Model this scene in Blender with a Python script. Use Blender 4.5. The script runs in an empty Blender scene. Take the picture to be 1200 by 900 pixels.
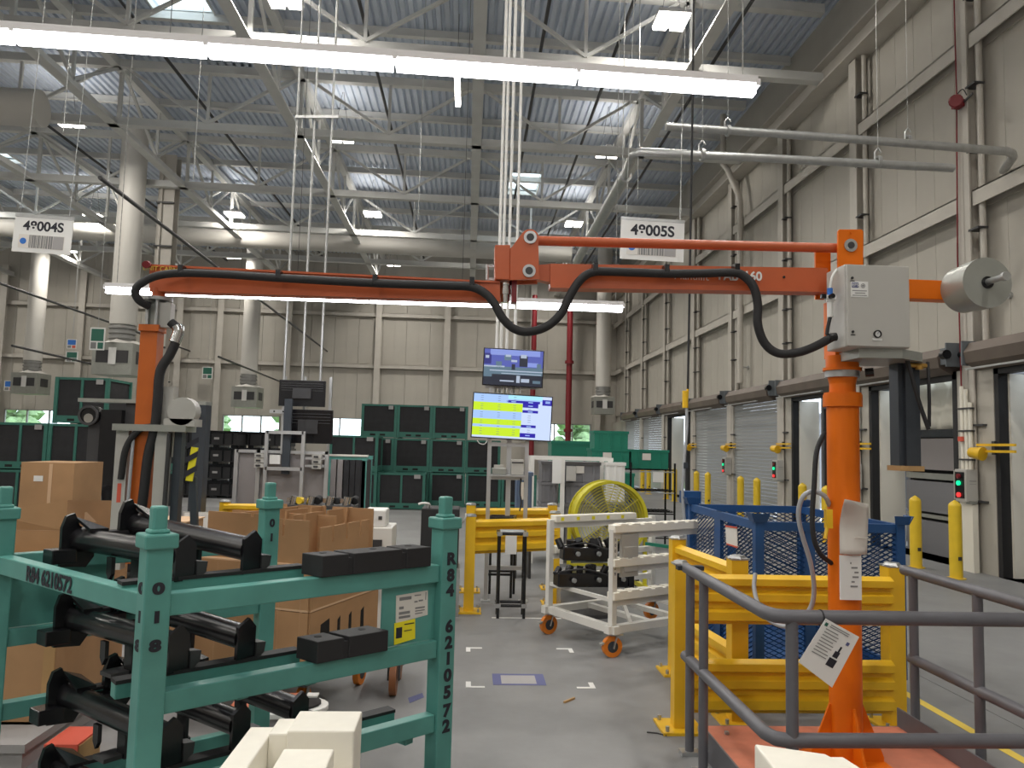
import bpy, math, random
from mathutils import Vector, Matrix
random.seed(7)
S = bpy.context.scene
COL = S.collection
R90 = math.pi / 2

# ---------------------------------------------------------------- camera
cam_data = bpy.data.cameras.new('camera')
cam_data.sensor_fit = 'HORIZONTAL'
cam_data.sensor_width = 36.0
cam_data.lens = 36.0 * 890.0 / 1200.0
cam_data.clip_start = 0.05
cam_data.clip_end = 400
cam = bpy.data.objects.new('camera', cam_data)
COL.objects.link(cam)
m = Matrix([[0.997997, -0.029496, -0.055957], [-0.058143, -0.079388, -0.995147], [0.02491, 0.996407, -0.080944]]).to_4x4()
m.translation = Vector((0.0, 0.0, 1.65))
cam.matrix_world = m
S.camera = cam

# ---------------------------------------------------------------- sky outside, exposure
w = bpy.data.worlds.new('overcast_sky')
S.world = w
w.use_nodes = True
bgn = w.node_tree.nodes['Background']
bgn.inputs[0].default_value = (0.80, 0.90, 1.0, 1)
bgn.inputs[1].default_value = 3.5
S.view_settings.view_transform = 'Standard'
S.view_settings.look = 'None'
S.view_settings.gamma = 1.0
S.view_settings.use_curve_mapping = False
S.view_settings.exposure = 0.0
HIGHBAY_W = 165.0      # watts of one high bay lamp
DECK_FILL_W = 14.0       # upward fill added over each lamp to brighten the roof deck
TUBE_E = 15.0           # glow of the long tube lights

# ---------------------------------------------------------------- materials
def mat(name, col, rough=0.5, metal=0.0, var=0.0, scale=8.0, bump=0.0, emit=None, es=0.0, alpha=1.0, stretch=None, spec=0.5):
    M = bpy.data.materials.new(name)
    M.use_nodes = True
    nt = M.node_tree
    b = nt.nodes['Principled BSDF']
    b.inputs['Base Color'].default_value = (*col, 1)
    b.inputs['Roughness'].default_value = rough
    b.inputs['Metallic'].default_value = metal
    b.inputs['Specular IOR Level'].default_value = spec
    if emit:
        b.inputs['Emission Color'].default_value = (*emit, 1)
        b.inputs['Emission Strength'].default_value = es
    if alpha < 1:
        b.inputs['Alpha'].default_value = alpha
    if var or bump:
        tc = nt.nodes.new('ShaderNodeTexCoord')
        mp = nt.nodes.new('ShaderNodeMapping')
        if stretch:
            mp.inputs['Scale'].default_value = stretch
        nz = nt.nodes.new('ShaderNodeTexNoise')
        nz.inputs['Scale'].default_value = scale
        nz.inputs['Detail'].default_value = 5
        nt.links.new(tc.outputs['Object'], mp.inputs[0])
        nt.links.new(mp.outputs[0], nz.inputs['Vector'])
        if var:
            rp = nt.nodes.new('ShaderNodeValToRGB')
            rp.color_ramp.elements[0].position = 0.3
            rp.color_ramp.elements[1].position = 0.7
            rp.color_ramp.elements[0].color = (*[max(0, c * (1 - var)) for c in col], 1)
            rp.color_ramp.elements[1].color = (*[min(1, c * (1 + var)) for c in col], 1)
            nt.links.new(nz.outputs[0], rp.inputs[0])
            nt.links.new(rp.outputs[0], b.inputs['Base Color'])
        if bump:
            bp = nt.nodes.new('ShaderNodeBump')
            bp.inputs['Strength'].default_value = bump
            bp.inputs['Distance'].default_value = 0.01
            nt.links.new(nz.outputs[0], bp.inputs['Height'])
            nt.links.new(bp.outputs[0], b.inputs['Normal'])
    return M

def concrete(name, col):
    M = mat(name, col, 0.5, spec=0.4)
    nt = M.node_tree
    b = nt.nodes['Principled BSDF']
    tc = nt.nodes.new('ShaderNodeTexCoord')
    n1 = nt.nodes.new('ShaderNodeTexNoise'); n1.inputs['Scale'].default_value = 0.7; n1.inputs['Detail'].default_value = 8; n1.inputs['Roughness'].default_value = 0.65
    n2 = nt.nodes.new('ShaderNodeTexNoise'); n2.inputs['Scale'].default_value = 9.0; n2.inputs['Detail'].default_value = 6
    for n in (n1, n2):
        nt.links.new(tc.outputs['Object'], n.inputs['Vector'])
    mx = nt.nodes.new('ShaderNodeMath'); mx.operation = 'MULTIPLY_ADD'; mx.inputs[1].default_value = 0.35
    nt.links.new(n2.outputs[0], mx.inputs[0]); nt.links.new(n1.outputs[0], mx.inputs[2])
    rp = nt.nodes.new('ShaderNodeValToRGB')
    rp.color_ramp.elements[0].position = 0.45; rp.color_ramp.elements[1].position = 0.9
    rp.color_ramp.elements[0].color = (*[c * 0.8 for c in col], 1)
    rp.color_ramp.elements[1].color = (*[c * 1.2 for c in col], 1)
    nt.links.new(mx.outputs[0], rp.inputs[0]); nt.links.new(rp.outputs[0], b.inputs['Base Color'])
    rr = nt.nodes.new('ShaderNodeMapRange'); rr.inputs[3].default_value = 0.42; rr.inputs[4].default_value = 0.65
    nt.links.new(n2.outputs[0], rr.inputs[0]); nt.links.new(rr.outputs[0], b.inputs['Roughness'])
    return M

M = {}
M['concrete'] = concrete('polished_concrete', (0.225, 0.227, 0.228))
M['wall'] = mat('wall_panel', (0.46, 0.435, 0.385), 0.55, var=0.04, scale=1.5)
M['steel_paint'] = mat('painted_steel', (0.53, 0.50, 0.45), 0.5, var=0.05, scale=3)
M['roof_steel'] = mat('roof_steel', (0.68, 0.68, 0.66), 0.5, var=0.06, scale=2)
M['deck'] = mat('roof_deck', (0.62, 0.68, 0.78), 0.5, var=0.05, scale=2)
M['duct'] = mat('duct_paint', (0.62, 0.60, 0.56), 0.5)
M['galv'] = mat('galvanised', (0.48, 0.49, 0.49), 0.38, metal=0.7, var=0.1, scale=12)
M['alu'] = mat('aluminium', (0.60, 0.61, 0.62), 0.35, metal=0.6)
M['greyduct'] = mat('grille_grey', (0.30, 0.30, 0.29), 0.5, metal=0.2)
M['dark'] = mat('dark_steel', (0.045, 0.045, 0.048), 0.5)
M['black'] = mat('black_paint', (0.009, 0.009, 0.011), 0.27)
M['rubber'] = mat('black_rubber', (0.018, 0.018, 0.02), 0.65)
M['hole'] = mat('dark_recess', (0.008, 0.008, 0.008), 0.8)
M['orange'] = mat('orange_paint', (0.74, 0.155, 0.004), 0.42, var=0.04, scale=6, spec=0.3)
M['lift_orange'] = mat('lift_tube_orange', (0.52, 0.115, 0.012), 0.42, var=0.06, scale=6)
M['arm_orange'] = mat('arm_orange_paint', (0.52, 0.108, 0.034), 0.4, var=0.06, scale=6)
M['yellow'] = mat('yellow_paint', (0.82, 0.50, 0.02), 0.4, var=0.06, scale=5)
M['bollard'] = mat('bollard_yellow', (0.80, 0.55, 0.03), 0.4, var=0.06, scale=5)
M['teal'] = mat('teal_paint', (0.095, 0.31, 0.272), 0.4, var=0.10, scale=7)
M['green'] = mat('bin_green', (0.035, 0.16, 0.125), 0.5, var=0.08, scale=5)
M['mesh_cloth'] = mat('black_mesh_cloth', (0.022, 0.022, 0.025), 0.8, var=0.2, scale=6)
M['totegreen'] = mat('tote_green', (0.01, 0.20, 0.13), 0.45)
M['blue'] = mat('crate_blue', (0.015, 0.075, 0.23), 0.42, var=0.1, scale=6)
M['railgrey'] = mat('rail_grey', (0.125, 0.125, 0.14), 0.42, var=0.06, scale=10)
M['platform'] = mat('platform_red', (0.52, 0.17, 0.10), 0.6, var=0.2, scale=6)
M['boxgrey'] = mat('cabinet_grey', (0.47, 0.46, 0.43), 0.42)
M['white'] = mat('white_paint', (0.74, 0.73, 0.69), 0.45, var=0.04, scale=4)
M['foam'] = mat('white_foam', (0.86, 0.83, 0.74), 0.7, var=0.03, scale=14)
M['card'] = mat('cardboard', (0.40, 0.235, 0.115), 0.8, var=0.09, scale=4)
M['cardedge'] = mat('cardboard_edge', (0.62, 0.42, 0.26), 0.85)
M['paper'] = mat('paper', (0.72, 0.69, 0.64), 0.8)
M['plastic_white'] = mat('white_plastic', (0.78, 0.78, 0.76), 0.5)
M['ink'] = mat('ink', (0.02, 0.02, 0.03), 0.7)
M['greyink'] = mat('grey_ink', (0.22, 0.22, 0.22), 0.7)
M['paleink'] = mat('pale_ink', (0.36, 0.35, 0.35), 0.7)
M['bluedot'] = mat('blue_ink', (0.03, 0.16, 0.55), 0.6)
M['bluetape'] = mat('blue_tape', (0.10, 0.11, 0.25), 0.6)
M['whitetape'] = mat('white_tape', (0.75, 0.75, 0.73), 0.6)
M['yellowtape'] = mat('yellow_tape', (0.75, 0.55, 0.08), 0.6)
M['yellowlabel'] = mat('yellow_label', (0.85, 0.75, 0.02), 0.6)
M['red'] = mat('red_paint', (0.20, 0.012, 0.018), 0.45)
M['redbright'] = mat('red_edge', (0.65, 0.10, 0.06), 0.5)
M['caster'] = mat('orange_wheel', (0.75, 0.22, 0.02), 0.4)
M['brownwheel'] = mat('brown_wheel', (0.25, 0.09, 0.03), 0.5)
M['chrome'] = mat('chrome', (0.7, 0.7, 0.7), 0.18, metal=1.0)
M['shutter'] = mat('shutter_grey', (0.30, 0.31, 0.31), 0.45, metal=0.2)
M['hood'] = mat('hood_brown', (0.15, 0.12, 0.10), 0.5, metal=0.2, var=0.15, scale=2)
M['hoodgrey'] = mat('hood_bracket', (0.16, 0.18, 0.20), 0.5, metal=0.3)
M['doorwhite'] = mat('dock_white', (0.82, 0.79, 0.70), 0.6)
M['tarp'] = mat('white_tarp', (0.75, 0.73, 0.64), 0.7, bump=0.5, scale=3)
M['greyplast'] = mat('grey_plastic', (0.20, 0.20, 0.215), 0.5)
M['greypanel'] = mat('grey_panel', (0.27, 0.25, 0.25), 0.6)
M['blueplast'] = mat('blue_grey_plastic', (0.10, 0.15, 0.25), 0.5)
M['fan'] = mat('fan_yellow', (0.62, 0.56, 0.03), 0.45)
M['hose'] = mat('grey_hose', (0.42, 0.44, 0.47), 0.45)
M['wood'] = mat('wood', (0.45, 0.28, 0.12), 0.7, var=0.15, scale=5)
M['silver'] = mat('counterweight', (0.36, 0.37, 0.34), 0.4, metal=0.4, var=0.06, scale=8)
M['slate'] = mat('slate_blue_grey', (0.055, 0.065, 0.08), 0.4, metal=0.3)
M['brass'] = mat('brass', (0.55, 0.32, 0.08), 0.35, metal=0.8)
M['signgreen'] = mat('sign_green', (0.02, 0.13, 0.09), 0.5)
M['clear_wrap'] = mat('plastic_wrap', (0.30, 0.30, 0.30), 0.25, alpha=0.6, bump=0.6, scale=9)
M['lamp'] = mat('lamp_glow', (1, 1, 1), 0.5, emit=(1.0, 0.95, 0.86), es=14)
M['tube'] = mat('tube_glow', (1, 1, 1), 0.5, emit=(0.95, 0.96, 1.0), es=TUBE_E)
M['housing'] = mat('lamp_housing', (0.72, 0.71, 0.72), 0.5)
M['led_green'] = mat('green_lamp', (0.02, 0.5, 0.2), 0.4, emit=(0.0, 0.9, 0.35), es=1.2)
M['led_red'] = mat('red_lamp', (0.5, 0.02, 0.02), 0.4, emit=(1.0, 0.05, 0.05), es=1.0)
M['led_white'] = mat('white_lamp', (0.9, 0.9, 0.9), 0.4, emit=(1, 1, 1), es=1.5)
M['grass'] = mat('grass', (0.18, 0.30, 0.08), 0.9, var=0.3, scale=2)
M['leaf'] = mat('leaf', (0.22, 0.33, 0.16), 0.8, var=0.4, scale=3)
def scr(n, c, s=1.0):
    M[n] = mat(n, (0.01, 0.01, 0.01), 0.3, emit=c, es=s)
scr('scr_blue', (0.40, 0.60, 0.98)); scr('scr_lime', (0.60, 0.86, 0.02)); scr('scr_navy', (0.02, 0.01, 0.40))
scr('scr_pale', (0.62, 0.74, 1.0)); scr('scr_cyan', (0.42, 0.85, 1.0)); scr('scr_ink', (0.12, 0.16, 0.30)); scr('scr_white', (0.85, 0.9, 1.0))

def glass_material():
    G = bpy.data.materials.new('window_glass')
    G.use_nodes = True
    nt = G.node_tree
    for n in list(nt.nodes):
        nt.nodes.remove(n)
    o = nt.nodes.new('ShaderNodeOutputMaterial'); mx = nt.nodes.new('ShaderNodeMixShader')
    t = nt.nodes.new('ShaderNodeBsdfTransparent'); t.inputs[0].default_value = (0.95, 0.98, 0.97, 1)
    g = nt.nodes.new('ShaderNodeBsdfGlossy'); g.inputs['Roughness'].default_value = 0.05
    mx.inputs[0].default_value = 0.06
    nt.links.new(t.outputs[0], mx.inputs[1]); nt.links.new(g.outputs[0], mx.inputs[2]); nt.links.new(mx.outputs[0], o.inputs[0])
    return G
M['glass'] = glass_material()
for n_, c_ in (('vid_blue', (.07, .09, .36)), ('vid_pale', (.20, .26, .60)), ('vid_teal', (.09, .15, .20)), ('vid_dark', (.012, .016, .03)), ('vid_grey', (.36, .42, .52)), ('vid_deep', (.02, .02, .16))): scr(n_, c_, 1.2)

# ---------------------------------------------------------------- mesh helpers
def V3(p): return Vector(p)
def rotz(a): return Matrix.Rotation(a, 3, 'Z')
def frame_to(d):
    """3x3 matrix whose local Z runs along d and local Y stays as upright as can be"""
    z = V3(d).normalized()
    up = Vector((0, 0, 1)) if abs(z.z) < 0.95 else Vector((0, 1, 0))
    x = up.cross(z).normalized(); y = z.cross(x)
    return Matrix((x, y, z)).transposed()

class MB:
    def __init__(self):
        self.v = []; self.f = []; self.mi = []; self.sm = []
    def add(self, vs, fs, mi=0, smooth=False):
        o = len(self.v)
        self.v += [tuple(p) for p in vs]
        for f in fs:
            self.f.append(tuple(i + o for i in f)); self.mi.append(mi); self.sm.append(smooth)
        return self
    def box(self, c, s, rot=None, mi=0):
        hx, hy, hz = s[0] / 2, s[1] / 2, s[2] / 2
        vs = [Vector((x, y, z)) for x in (-hx, hx) for y in (-hy, hy) for z in (-hz, hz)]
        if rot is not None:
            if not isinstance(rot, Matrix): rot = rotz(rot)
            vs = [rot @ p for p in vs]
        c = V3(c)
        return self.add([p + c for p in vs], [(0, 1, 3, 2), (4, 6, 7, 5), (0, 4, 5, 1), (2, 3, 7, 6), (0, 2, 6, 4), (1, 5, 7, 3)], mi)
    def b2(self, lo, hi, mi=0):
        return self.box([(a + b) / 2 for a, b in zip(lo, hi)], [abs(b - a) for a, b in zip(lo, hi)], None, mi)
    def bar(self, p, q, wx, wy, mi=0):
        """rectangular bar from p to q: wx sideways, wy upward"""
        p, q = V3(p), V3(q)
        return self.box((p + q) / 2, (wx, wy, (q - p).length), frame_to(q - p), mi)
    def cyl(self, p, q, r, n=12, r2=None, mi=0, caps=True, smooth=True):
        p, q = V3(p), V3(q); r2 = r if r2 is None else r2
        F = frame_to(q - p)
        vs = []
        for c, rr in ((p, r), (q, r2)):
            for i in range(n):
                a = 2 * math.pi * i / n
                vs.append(c + F @ Vector((rr * math.cos(a), rr * math.sin(a), 0)))
        self.add(vs, [(i, (i + 1) % n, n + (i + 1) % n, n + i) for i in range(n)], mi, smooth)
        if caps:
            self.add(vs[:n], [tuple(range(n - 1, -1, -1))], mi); self.add(vs[n:], [tuple(range(n))], mi)
        return self
    def tube(self, pts, r, n=8, mi=0, caps=True):
        pts = [V3(p) for p in pts]
        vs = []; prev = None
        for i, p in enumerate(pts):
            d = (pts[min(i + 1, len(pts) - 1)] - pts[max(i - 1, 0)]).normalized()
            if prev is None:
                F = frame_to(d); x = F.col[0]
            else:
                x = (prev - d * prev.dot(d)).normalized()
            y = d.cross(x); prev = x
            for k in range(n):
                a = 2 * math.pi * k / n
                vs.append(p + x * (r * math.cos(a)) + y * (r * math.sin(a)))
        m_ = len(pts)
        self.add(vs, [(i * n + k, i * n + (k + 1) % n, (i + 1) * n + (k + 1) % n, (i + 1) * n + k) for i in range(m_ - 1) for k in range(n)], mi, True)
        if caps:
            self.add(vs[:n], [tuple(range(n - 1, -1, -1))], mi); self.add(vs[-n:], [tuple(range(n))], mi)
        return self
    def prism(self, poly, o, ax, ay, thick, mi=0):
        """2-D polygon laid on axes ax, ay from o, given thickness along ax x ay"""
        o, ax, ay = V3(o), V3(ax).normalized(), V3(ay).normalized()
        nrm = ax.cross(ay)
        a = [o + ax * x + ay * y for x, y in poly]; n = len(a)
        b = [p + nrm * thick for p in a]
        return self.add(a + b, [tuple(range(n - 1, -1, -1)), tuple(range(n, 2 * n))] + [(i, (i + 1) % n, n + (i + 1) % n, n + i) for i in range(n)], mi)
    def ring(self, c, d, r0, r1, t, n=20, mi=0):
        """flat washer or hoop round the axis d"""
        c = V3(c); F = frame_to(d)
        vs = []
        for h in (-t / 2, t / 2):
            for rr in (r0, r1):
                for i in range(n):
                    a = 2 * math.pi * i / n
                    vs.append(c + F @ Vector((rr * math.cos(a), rr * math.sin(a), h)))
        fs = []
        for i in range(n):
            j = (i + 1) % n
            fs += [(i, n + i, n + j, j), (2 * n + i, 2 * n + j, 3 * n + j, 3 * n + i), (n + i, 3 * n + i, 3 * n + j, n + j), (i, j, 2 * n + j, 2 * n + i)]
        return self.add(vs, fs, mi)
    def ext(self, pts, vec, mi=0):
        a = [V3(p) for p in pts]; b = [p + V3(vec) for p in a]; n = len(a)
        return self.add(a + b, [tuple(range(n - 1, -1, -1)), tuple(range(n, 2 * n))] + [(i, (i + 1) % n, n + (i + 1) % n, n + i) for i in range(n)], mi)
    def quad(self, a, b, c, d, mi=0):
        return self.add([a, b, c, d], [(0, 1, 2, 3)], mi)
    def build(self, name, mats, parent=None, kind=None, bevel=0, shift=True):
        """link as ONE object; without a parent its origin goes to the middle of its base"""
        if not isinstance(mats, (list, tuple)): mats = [mats]
        me = bpy.data.meshes.new(name)
        org = Vector((0, 0, 0))
        if parent is None and shift:
            xs, ys, zs = zip(*self.v)
            org = Vector(((min(xs) + max(xs)) / 2, (min(ys) + max(ys)) / 2, min(zs)))
        me.from_pydata([tuple(V3(p) - org) for p in self.v], [], self.f)
        for k in mats: me.materials.append(M[k] if isinstance(k, str) else k)
        me.polygons.foreach_set('material_index', self.mi)
        me.polygons.foreach_set('use_smooth', self.sm)
        me.update()
        o = bpy.data.objects.new(name, me); COL.objects.link(o)
        o.location = org
        if parent is not None:
            o.parent = parent
            if parent.name in WORLD: o.matrix_parent_inverse = Matrix.Translation(-parent.location)
        if kind: o['kind'] = kind
        if bevel:
            bm_ = o.modifiers.new('bevel', 'BEVEL'); bm_.width = bevel; bm_.segments = 2; bm_.limit_method = 'ANGLE'; bm_.angle_limit = 0.9
        return o

def tag(o, label, cat, group=None, kind=None):
    o['label'] = label; o['category'] = cat
    if group: o['group'] = group
    if kind: o['kind'] = kind
    return o
def thing(name, label, cat, loc=(0, 0, 0), rz=0.0, group=None):
    o = bpy.data.objects.new(name, None); COL.objects.link(o)
    o.location = loc; o.rotation_euler = (0, 0, rz); o.empty_display_size = 0.1
    return tag(o, label, cat, group)
WORLD = set()
def wthing(name, label, cat, base, group=None):
    """a thing whose parts are given in room coordinates"""
    t = thing(name, label, cat, base, 0, group); WORLD.add(t.name); return t
KIDS = {}
def dup(root, loc, rz=None, label=None, name=None):
    """copy a thing, its parts and their sub-parts; meshes are shared"""
    ch = [c for c in bpy.data.objects if c.parent == root] if root.name not in KIDS else KIDS[root.name]
    KIDS[root.name] = ch
    r = root.copy(); COL.objects.link(r); r.location = loc
    if rz is not None: r.rotation_euler = (0, 0, rz)
    if label: r['label'] = label
    for c in ch:
        d = c.copy(); COL.objects.link(d); d.parent = r
        if c.name not in KIDS: KIDS[c.name] = [g for g in bpy.data.objects if g.parent == c]
        for g in KIDS[c.name]:
            e = g.copy(); COL.objects.link(e); e.parent = d
    return r
def text(name, body, size, loc, right, up, m_, parent=None, extrude=0.0006, sx=1.0, align='CENTER', bold=0.0):
    cu = bpy.data.curves.new(name, 'FONT'); cu.body = body; cu.size = size; cu.align_x = align; cu.align_y = 'CENTER'; cu.extrude = extrude; cu.offset = bold * size
    t = bpy.data.objects.new(name, cu)
    me = bpy.data.meshes.new_from_object(t)
    bpy.data.objects.remove(t)
    x = V3(right).normalized(); y = V3(up).normalized(); z = x.cross(y)
    mt = Matrix((x * sx, y, z)).transposed().to_4x4(); mt.translation = V3(loc)
    me.transform(mt)
    me.materials.clear(); me.materials.append(M[m_])
    o = bpy.data.objects.new(name, me); COL.objects.link(o)
    if parent is not None:
        o.parent = parent
        if parent.name in WORLD: o.matrix_parent_inverse = Matrix.Translation(-parent.location)
    return o
def smoothpath(pts, n=6):
    """Catmull-Rom through the points"""
    P = [V3(p) for p in pts]; P = [P[0] * 2 - P[1]] + P + [P[-1] * 2 - P[-2]]
    out = []
    for i in range(1, len(P) - 2):
        a, b, c, d = P[i - 1:i + 3]
        for k in range(n):
            t = k / n
            out.append(0.5 * ((2 * b) + (c - a) * t + (2 * a - 5 * b + 4 * c - d) * t * t + (3 * b - a - 3 * c + d) * t ** 3))
    out.append(P[-2]); return out

# ================================================================ SETTING
WX = 7.62            # inner face of the right wall
YB = 39.0            # back wall
XL, YF = -30.0, -9.0
def struct(mb, name, mats, parent=None, **k):
    o = mb.build(name, mats, parent, **k)
    if parent is None: o['kind'] = 'structure'
    return o
def root(name):
    o = bpy.data.objects.new(name, None); COL.objects.link(o); o['kind'] = 'structure'; return o

# floor slab with sawn joints
fl = MB().b2((XL, YF, -0.25), (WX + 0.3, YB, -0.012))
floor = struct(fl, 'floor', 'concrete', shift=False)
slabs = MB()
xs = [XL, -22, -14.5, -7.2, -2.2, 3.45, WX + 0.3]; ys = [YF, -2, 3.9, 8.9, 14.5, 21, 28, YB]
for i in range(len(xs) - 1):
    for j in range(len(ys) - 1):
        MB().b2((xs[i] + 0.003, ys[j] + 0.003, -0.012), (xs[i + 1] - 0.003, ys[j + 1] - 0.003, 0.0)).build('slab', 'concrete', floor)

# right wall: panels, girts, columns
COLS = [0.7, 4.0, 7.4, 10.8, 14.08, 17.56, 21.1, 24.7, 28.45, 32.2, 35.7]
DOORS = [(1.1, 3.6), (4.4, 7.0), (7.75, 10.33), (11.15, 13.7), (14.43, 17.1), (17.75, 20.9), (21.3, 24.5), (25.05, 28.0), (28.65, 32.0), (32.4, 35.5)]
DX = WX - 0.22         # plane of the dock doors, just behind the column faces
DZ = 2.95
wr = root('wall_right')
wr.location = (0, 0, 0)
panel_cache = {}
def wall_panel(y0, y1, z0, z1):
    k = (round(y1 - y0, 3), round(z1 - z0, 3))
    if k not in panel_cache:
        mb = MB(); W, H = k
        mb.b2((0, 0.004, 0.004), (0.06, W - 0.004, H - 0.004))
        mb.box((-0.003, W * .5, H / 2), (0.006, 0.05, H - 0.02))      # shallow stiffening rib
        o = mb.build('panel', 'wall', wr); panel_cache[k] = o
    else:
        o = panel_cache[k].copy(); COL.objects.link(o)
    o.location = (WX, y0, z0)
edges = [YF] + COLS + [YB]
for a, b in zip(edges[:-1], edges[1:]):
    n = max(1, round((b - a) / 1.16))
    for z0, z1 in ((3.3, 5.5), (5.5, 7.95), (7.95, 10.2)):
        for i in range(n):
            wall_panel(a + (b - a) * i / n, a + (b - a) * (i + 1) / n, z0, z1)
# masonry-height wall pieces between the dock doors
MB().b2((WX + .06, DOORS[-1][1], 0), (WX + .2, YB + .1, 3.3)).build('corner_post', 'wall', wr)  # unseen filler, added to close a light leak at the far corner
gaps = [YF] + [v for d in DOORS for v in d] + [YB]
for i in range(0, len(gaps), 2):
    wall_panel(gaps[i], gaps[i + 1], 0.0, DZ); pier = MB().b2((DX + 0.02, gaps[i], 0), (WX, gaps[i + 1], DZ)).build('pier', 'wall', wr)
for d0, d1 in DOORS:
    wall_panel(d0, d1, DZ, 3.3)
mb = MB().b2((WX + 0.06, YF, 10.2), (WX + 0.2, YB, 12))
mb.build('parapet', 'wall', wr)
MB().b2((WX + 0.065, YF, DZ), (WX + 0.11, YB + .2, 10.2)).build('light_stop_sheet', 'wall', wr)  # unseen backing sheet, added to stop daylight leaking between the panels
for z in (5.5, 7.95):
    for a, b in zip(edges[:-1], edges[1:]):
        mb = MB()
        mb.b2((WX - 0.02, a + 0.14, z - 0.12), (WX, b - 0.14, z + 0.12))
        mb.b2((WX - 0.21, a + 0.14, z + 0.10), (WX, b - 0.14, z + 0.12))
        mb.b2((WX - 0.21, a + 0.14, z - 0.12), (WX - 0.19, b - 0.14, z + 0.12))
        mb.build('girt', 'steel_paint', wr)
mb = MB().b2((WX - 0.42, YF, 9.42), (WX, YB, 9.46)).b2((WX - 0.24, YF, 9.46), (WX - 0.20, YB, 9.86)).b2((WX - 0.42, YF, 9.86), (WX, YB, 9.9))
mb.build('eave_beam', 'steel_paint', wr)
cbase = None
for y in COLS:
    if cbase is None:
        mb = MB()
        x0 = WX - 0.25; x1 = WX - 0.02
        mb.b2((x0, -0.13, 0), (x0 + 0.025, 0.13, 9.4)); mb.b2((x1 - 0.025, -0.13, 0), (x1, 0.13, 9.4)); mb.b2((x0, -0.012, 0), (x1, 0.012, 9.42))
        cbase = mb.build('column', 'steel_paint', wr); cbase.location = (0, y, 0)
        dn = MB().cyl((WX - 0.14, -0.26, 0), (WX - 0.14, -0.26, 9.4), 0.045, 10)
        dn = dn.build('downpipe', 'steel_paint', wr); dn.location = (0, y, 0)
        ca = MB()
        for z in (1.0, 2.1, 4.2, 5.0, 6.2, 7.2, 8.6):
            ca.b2((WX - 0.26, -0.32, z), (WX - 0.1, -0.1, z + 0.03))
        ca = ca.build('pipe_strap', 'dark', wr); ca.location = (0, y, 0)
        dk = [(cbase, y)]
    else:
        for s in (cbase, dn, ca):
            o = s.copy(); COL.objects.link(o); o.location = (0, y, 0)

# dock doors
def shutter(n, y0, y1):
    d = root('door_%d' % n)
    k = 0; mb = MB(); z = 0.02
    while z < DZ - 0.05:
        mb.box((DX + 0.04, (y0 + y1) / 2, z + 0.045), (0.03, y1 - y0 - 0.02, 0.082), Matrix.Rotation(0.16, 3, 'Y')); z += 0.09
    o = mb.build('slat', 'shutter', d, kind='stuff')
    g = MB()
    for yy in (y0, y1): g.b2((DX - 0.02, yy - 0.05, 0), (DX + 0.1, yy + 0.05, DZ))
    g.build('guide_rail', 'steel_paint', d)
def opening(n, y0, y1):
    d = root('door_%d' % n)
    g = MB()
    for yy, s in ((y0, 1), (y1, -1)):
        g.b2((DX + 0.02, yy - 0.02, 0), (DX + 0.16, yy + s * 0.10, DZ))
    g.b2((DX + 0.02, y0, DZ - 0.12), (DX + 0.16, y1, DZ))
    g.build('dock_seal', 'rubber', d)
    p = MB()
    for yy, s in ((y0 + 0.10, 1), (y1 - 0.10, -1)):
        p.b2((DX + 0.16, yy, 0.0), (DX + 0.62, yy + s * 0.04, DZ - 0.12))
    p.build('jamb_panel', 'doorwhite', d)
    t = MB()
    t.b2((DX + 0.62, y1 - 0.30, 0.0), (DX + 9, y1 - 0.22, DZ)); t.b2((DX + 0.62, y0 + 0.22, 0.0), (DX + 9, y0 + 0.30, DZ))
    t.b2((DX + 0.62, y0, DZ), (DX + 9, y1, DZ + 0.06)); t.b2((DX + 9, y0, 0), (DX + 9.06, y1, DZ))
    t.build('trailer_wall', 'greyplast', d)
    f = MB().b2((DX + 0.0, y0, -0.2), (DX + 9, y1, 0.0)); f.build('leveler_plate', 'concrete', d)
    s = MB()
    for k in range(7): s.b2((DX + 0.66, y1 - 0.62 + k * 0.045, 0.0), (DX + 0.675, y1 - 0.58 + k * 0.045, DZ - 0.3))
    s.build('curtain', 'rubber', d, kind='stuff')
OPEN = (0, 1, 2, 3, 4, 7)
for i, (a, b) in enumerate(DOORS):
    (opening if i in OPEN else shutter)(i + 1, a, b)
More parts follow.
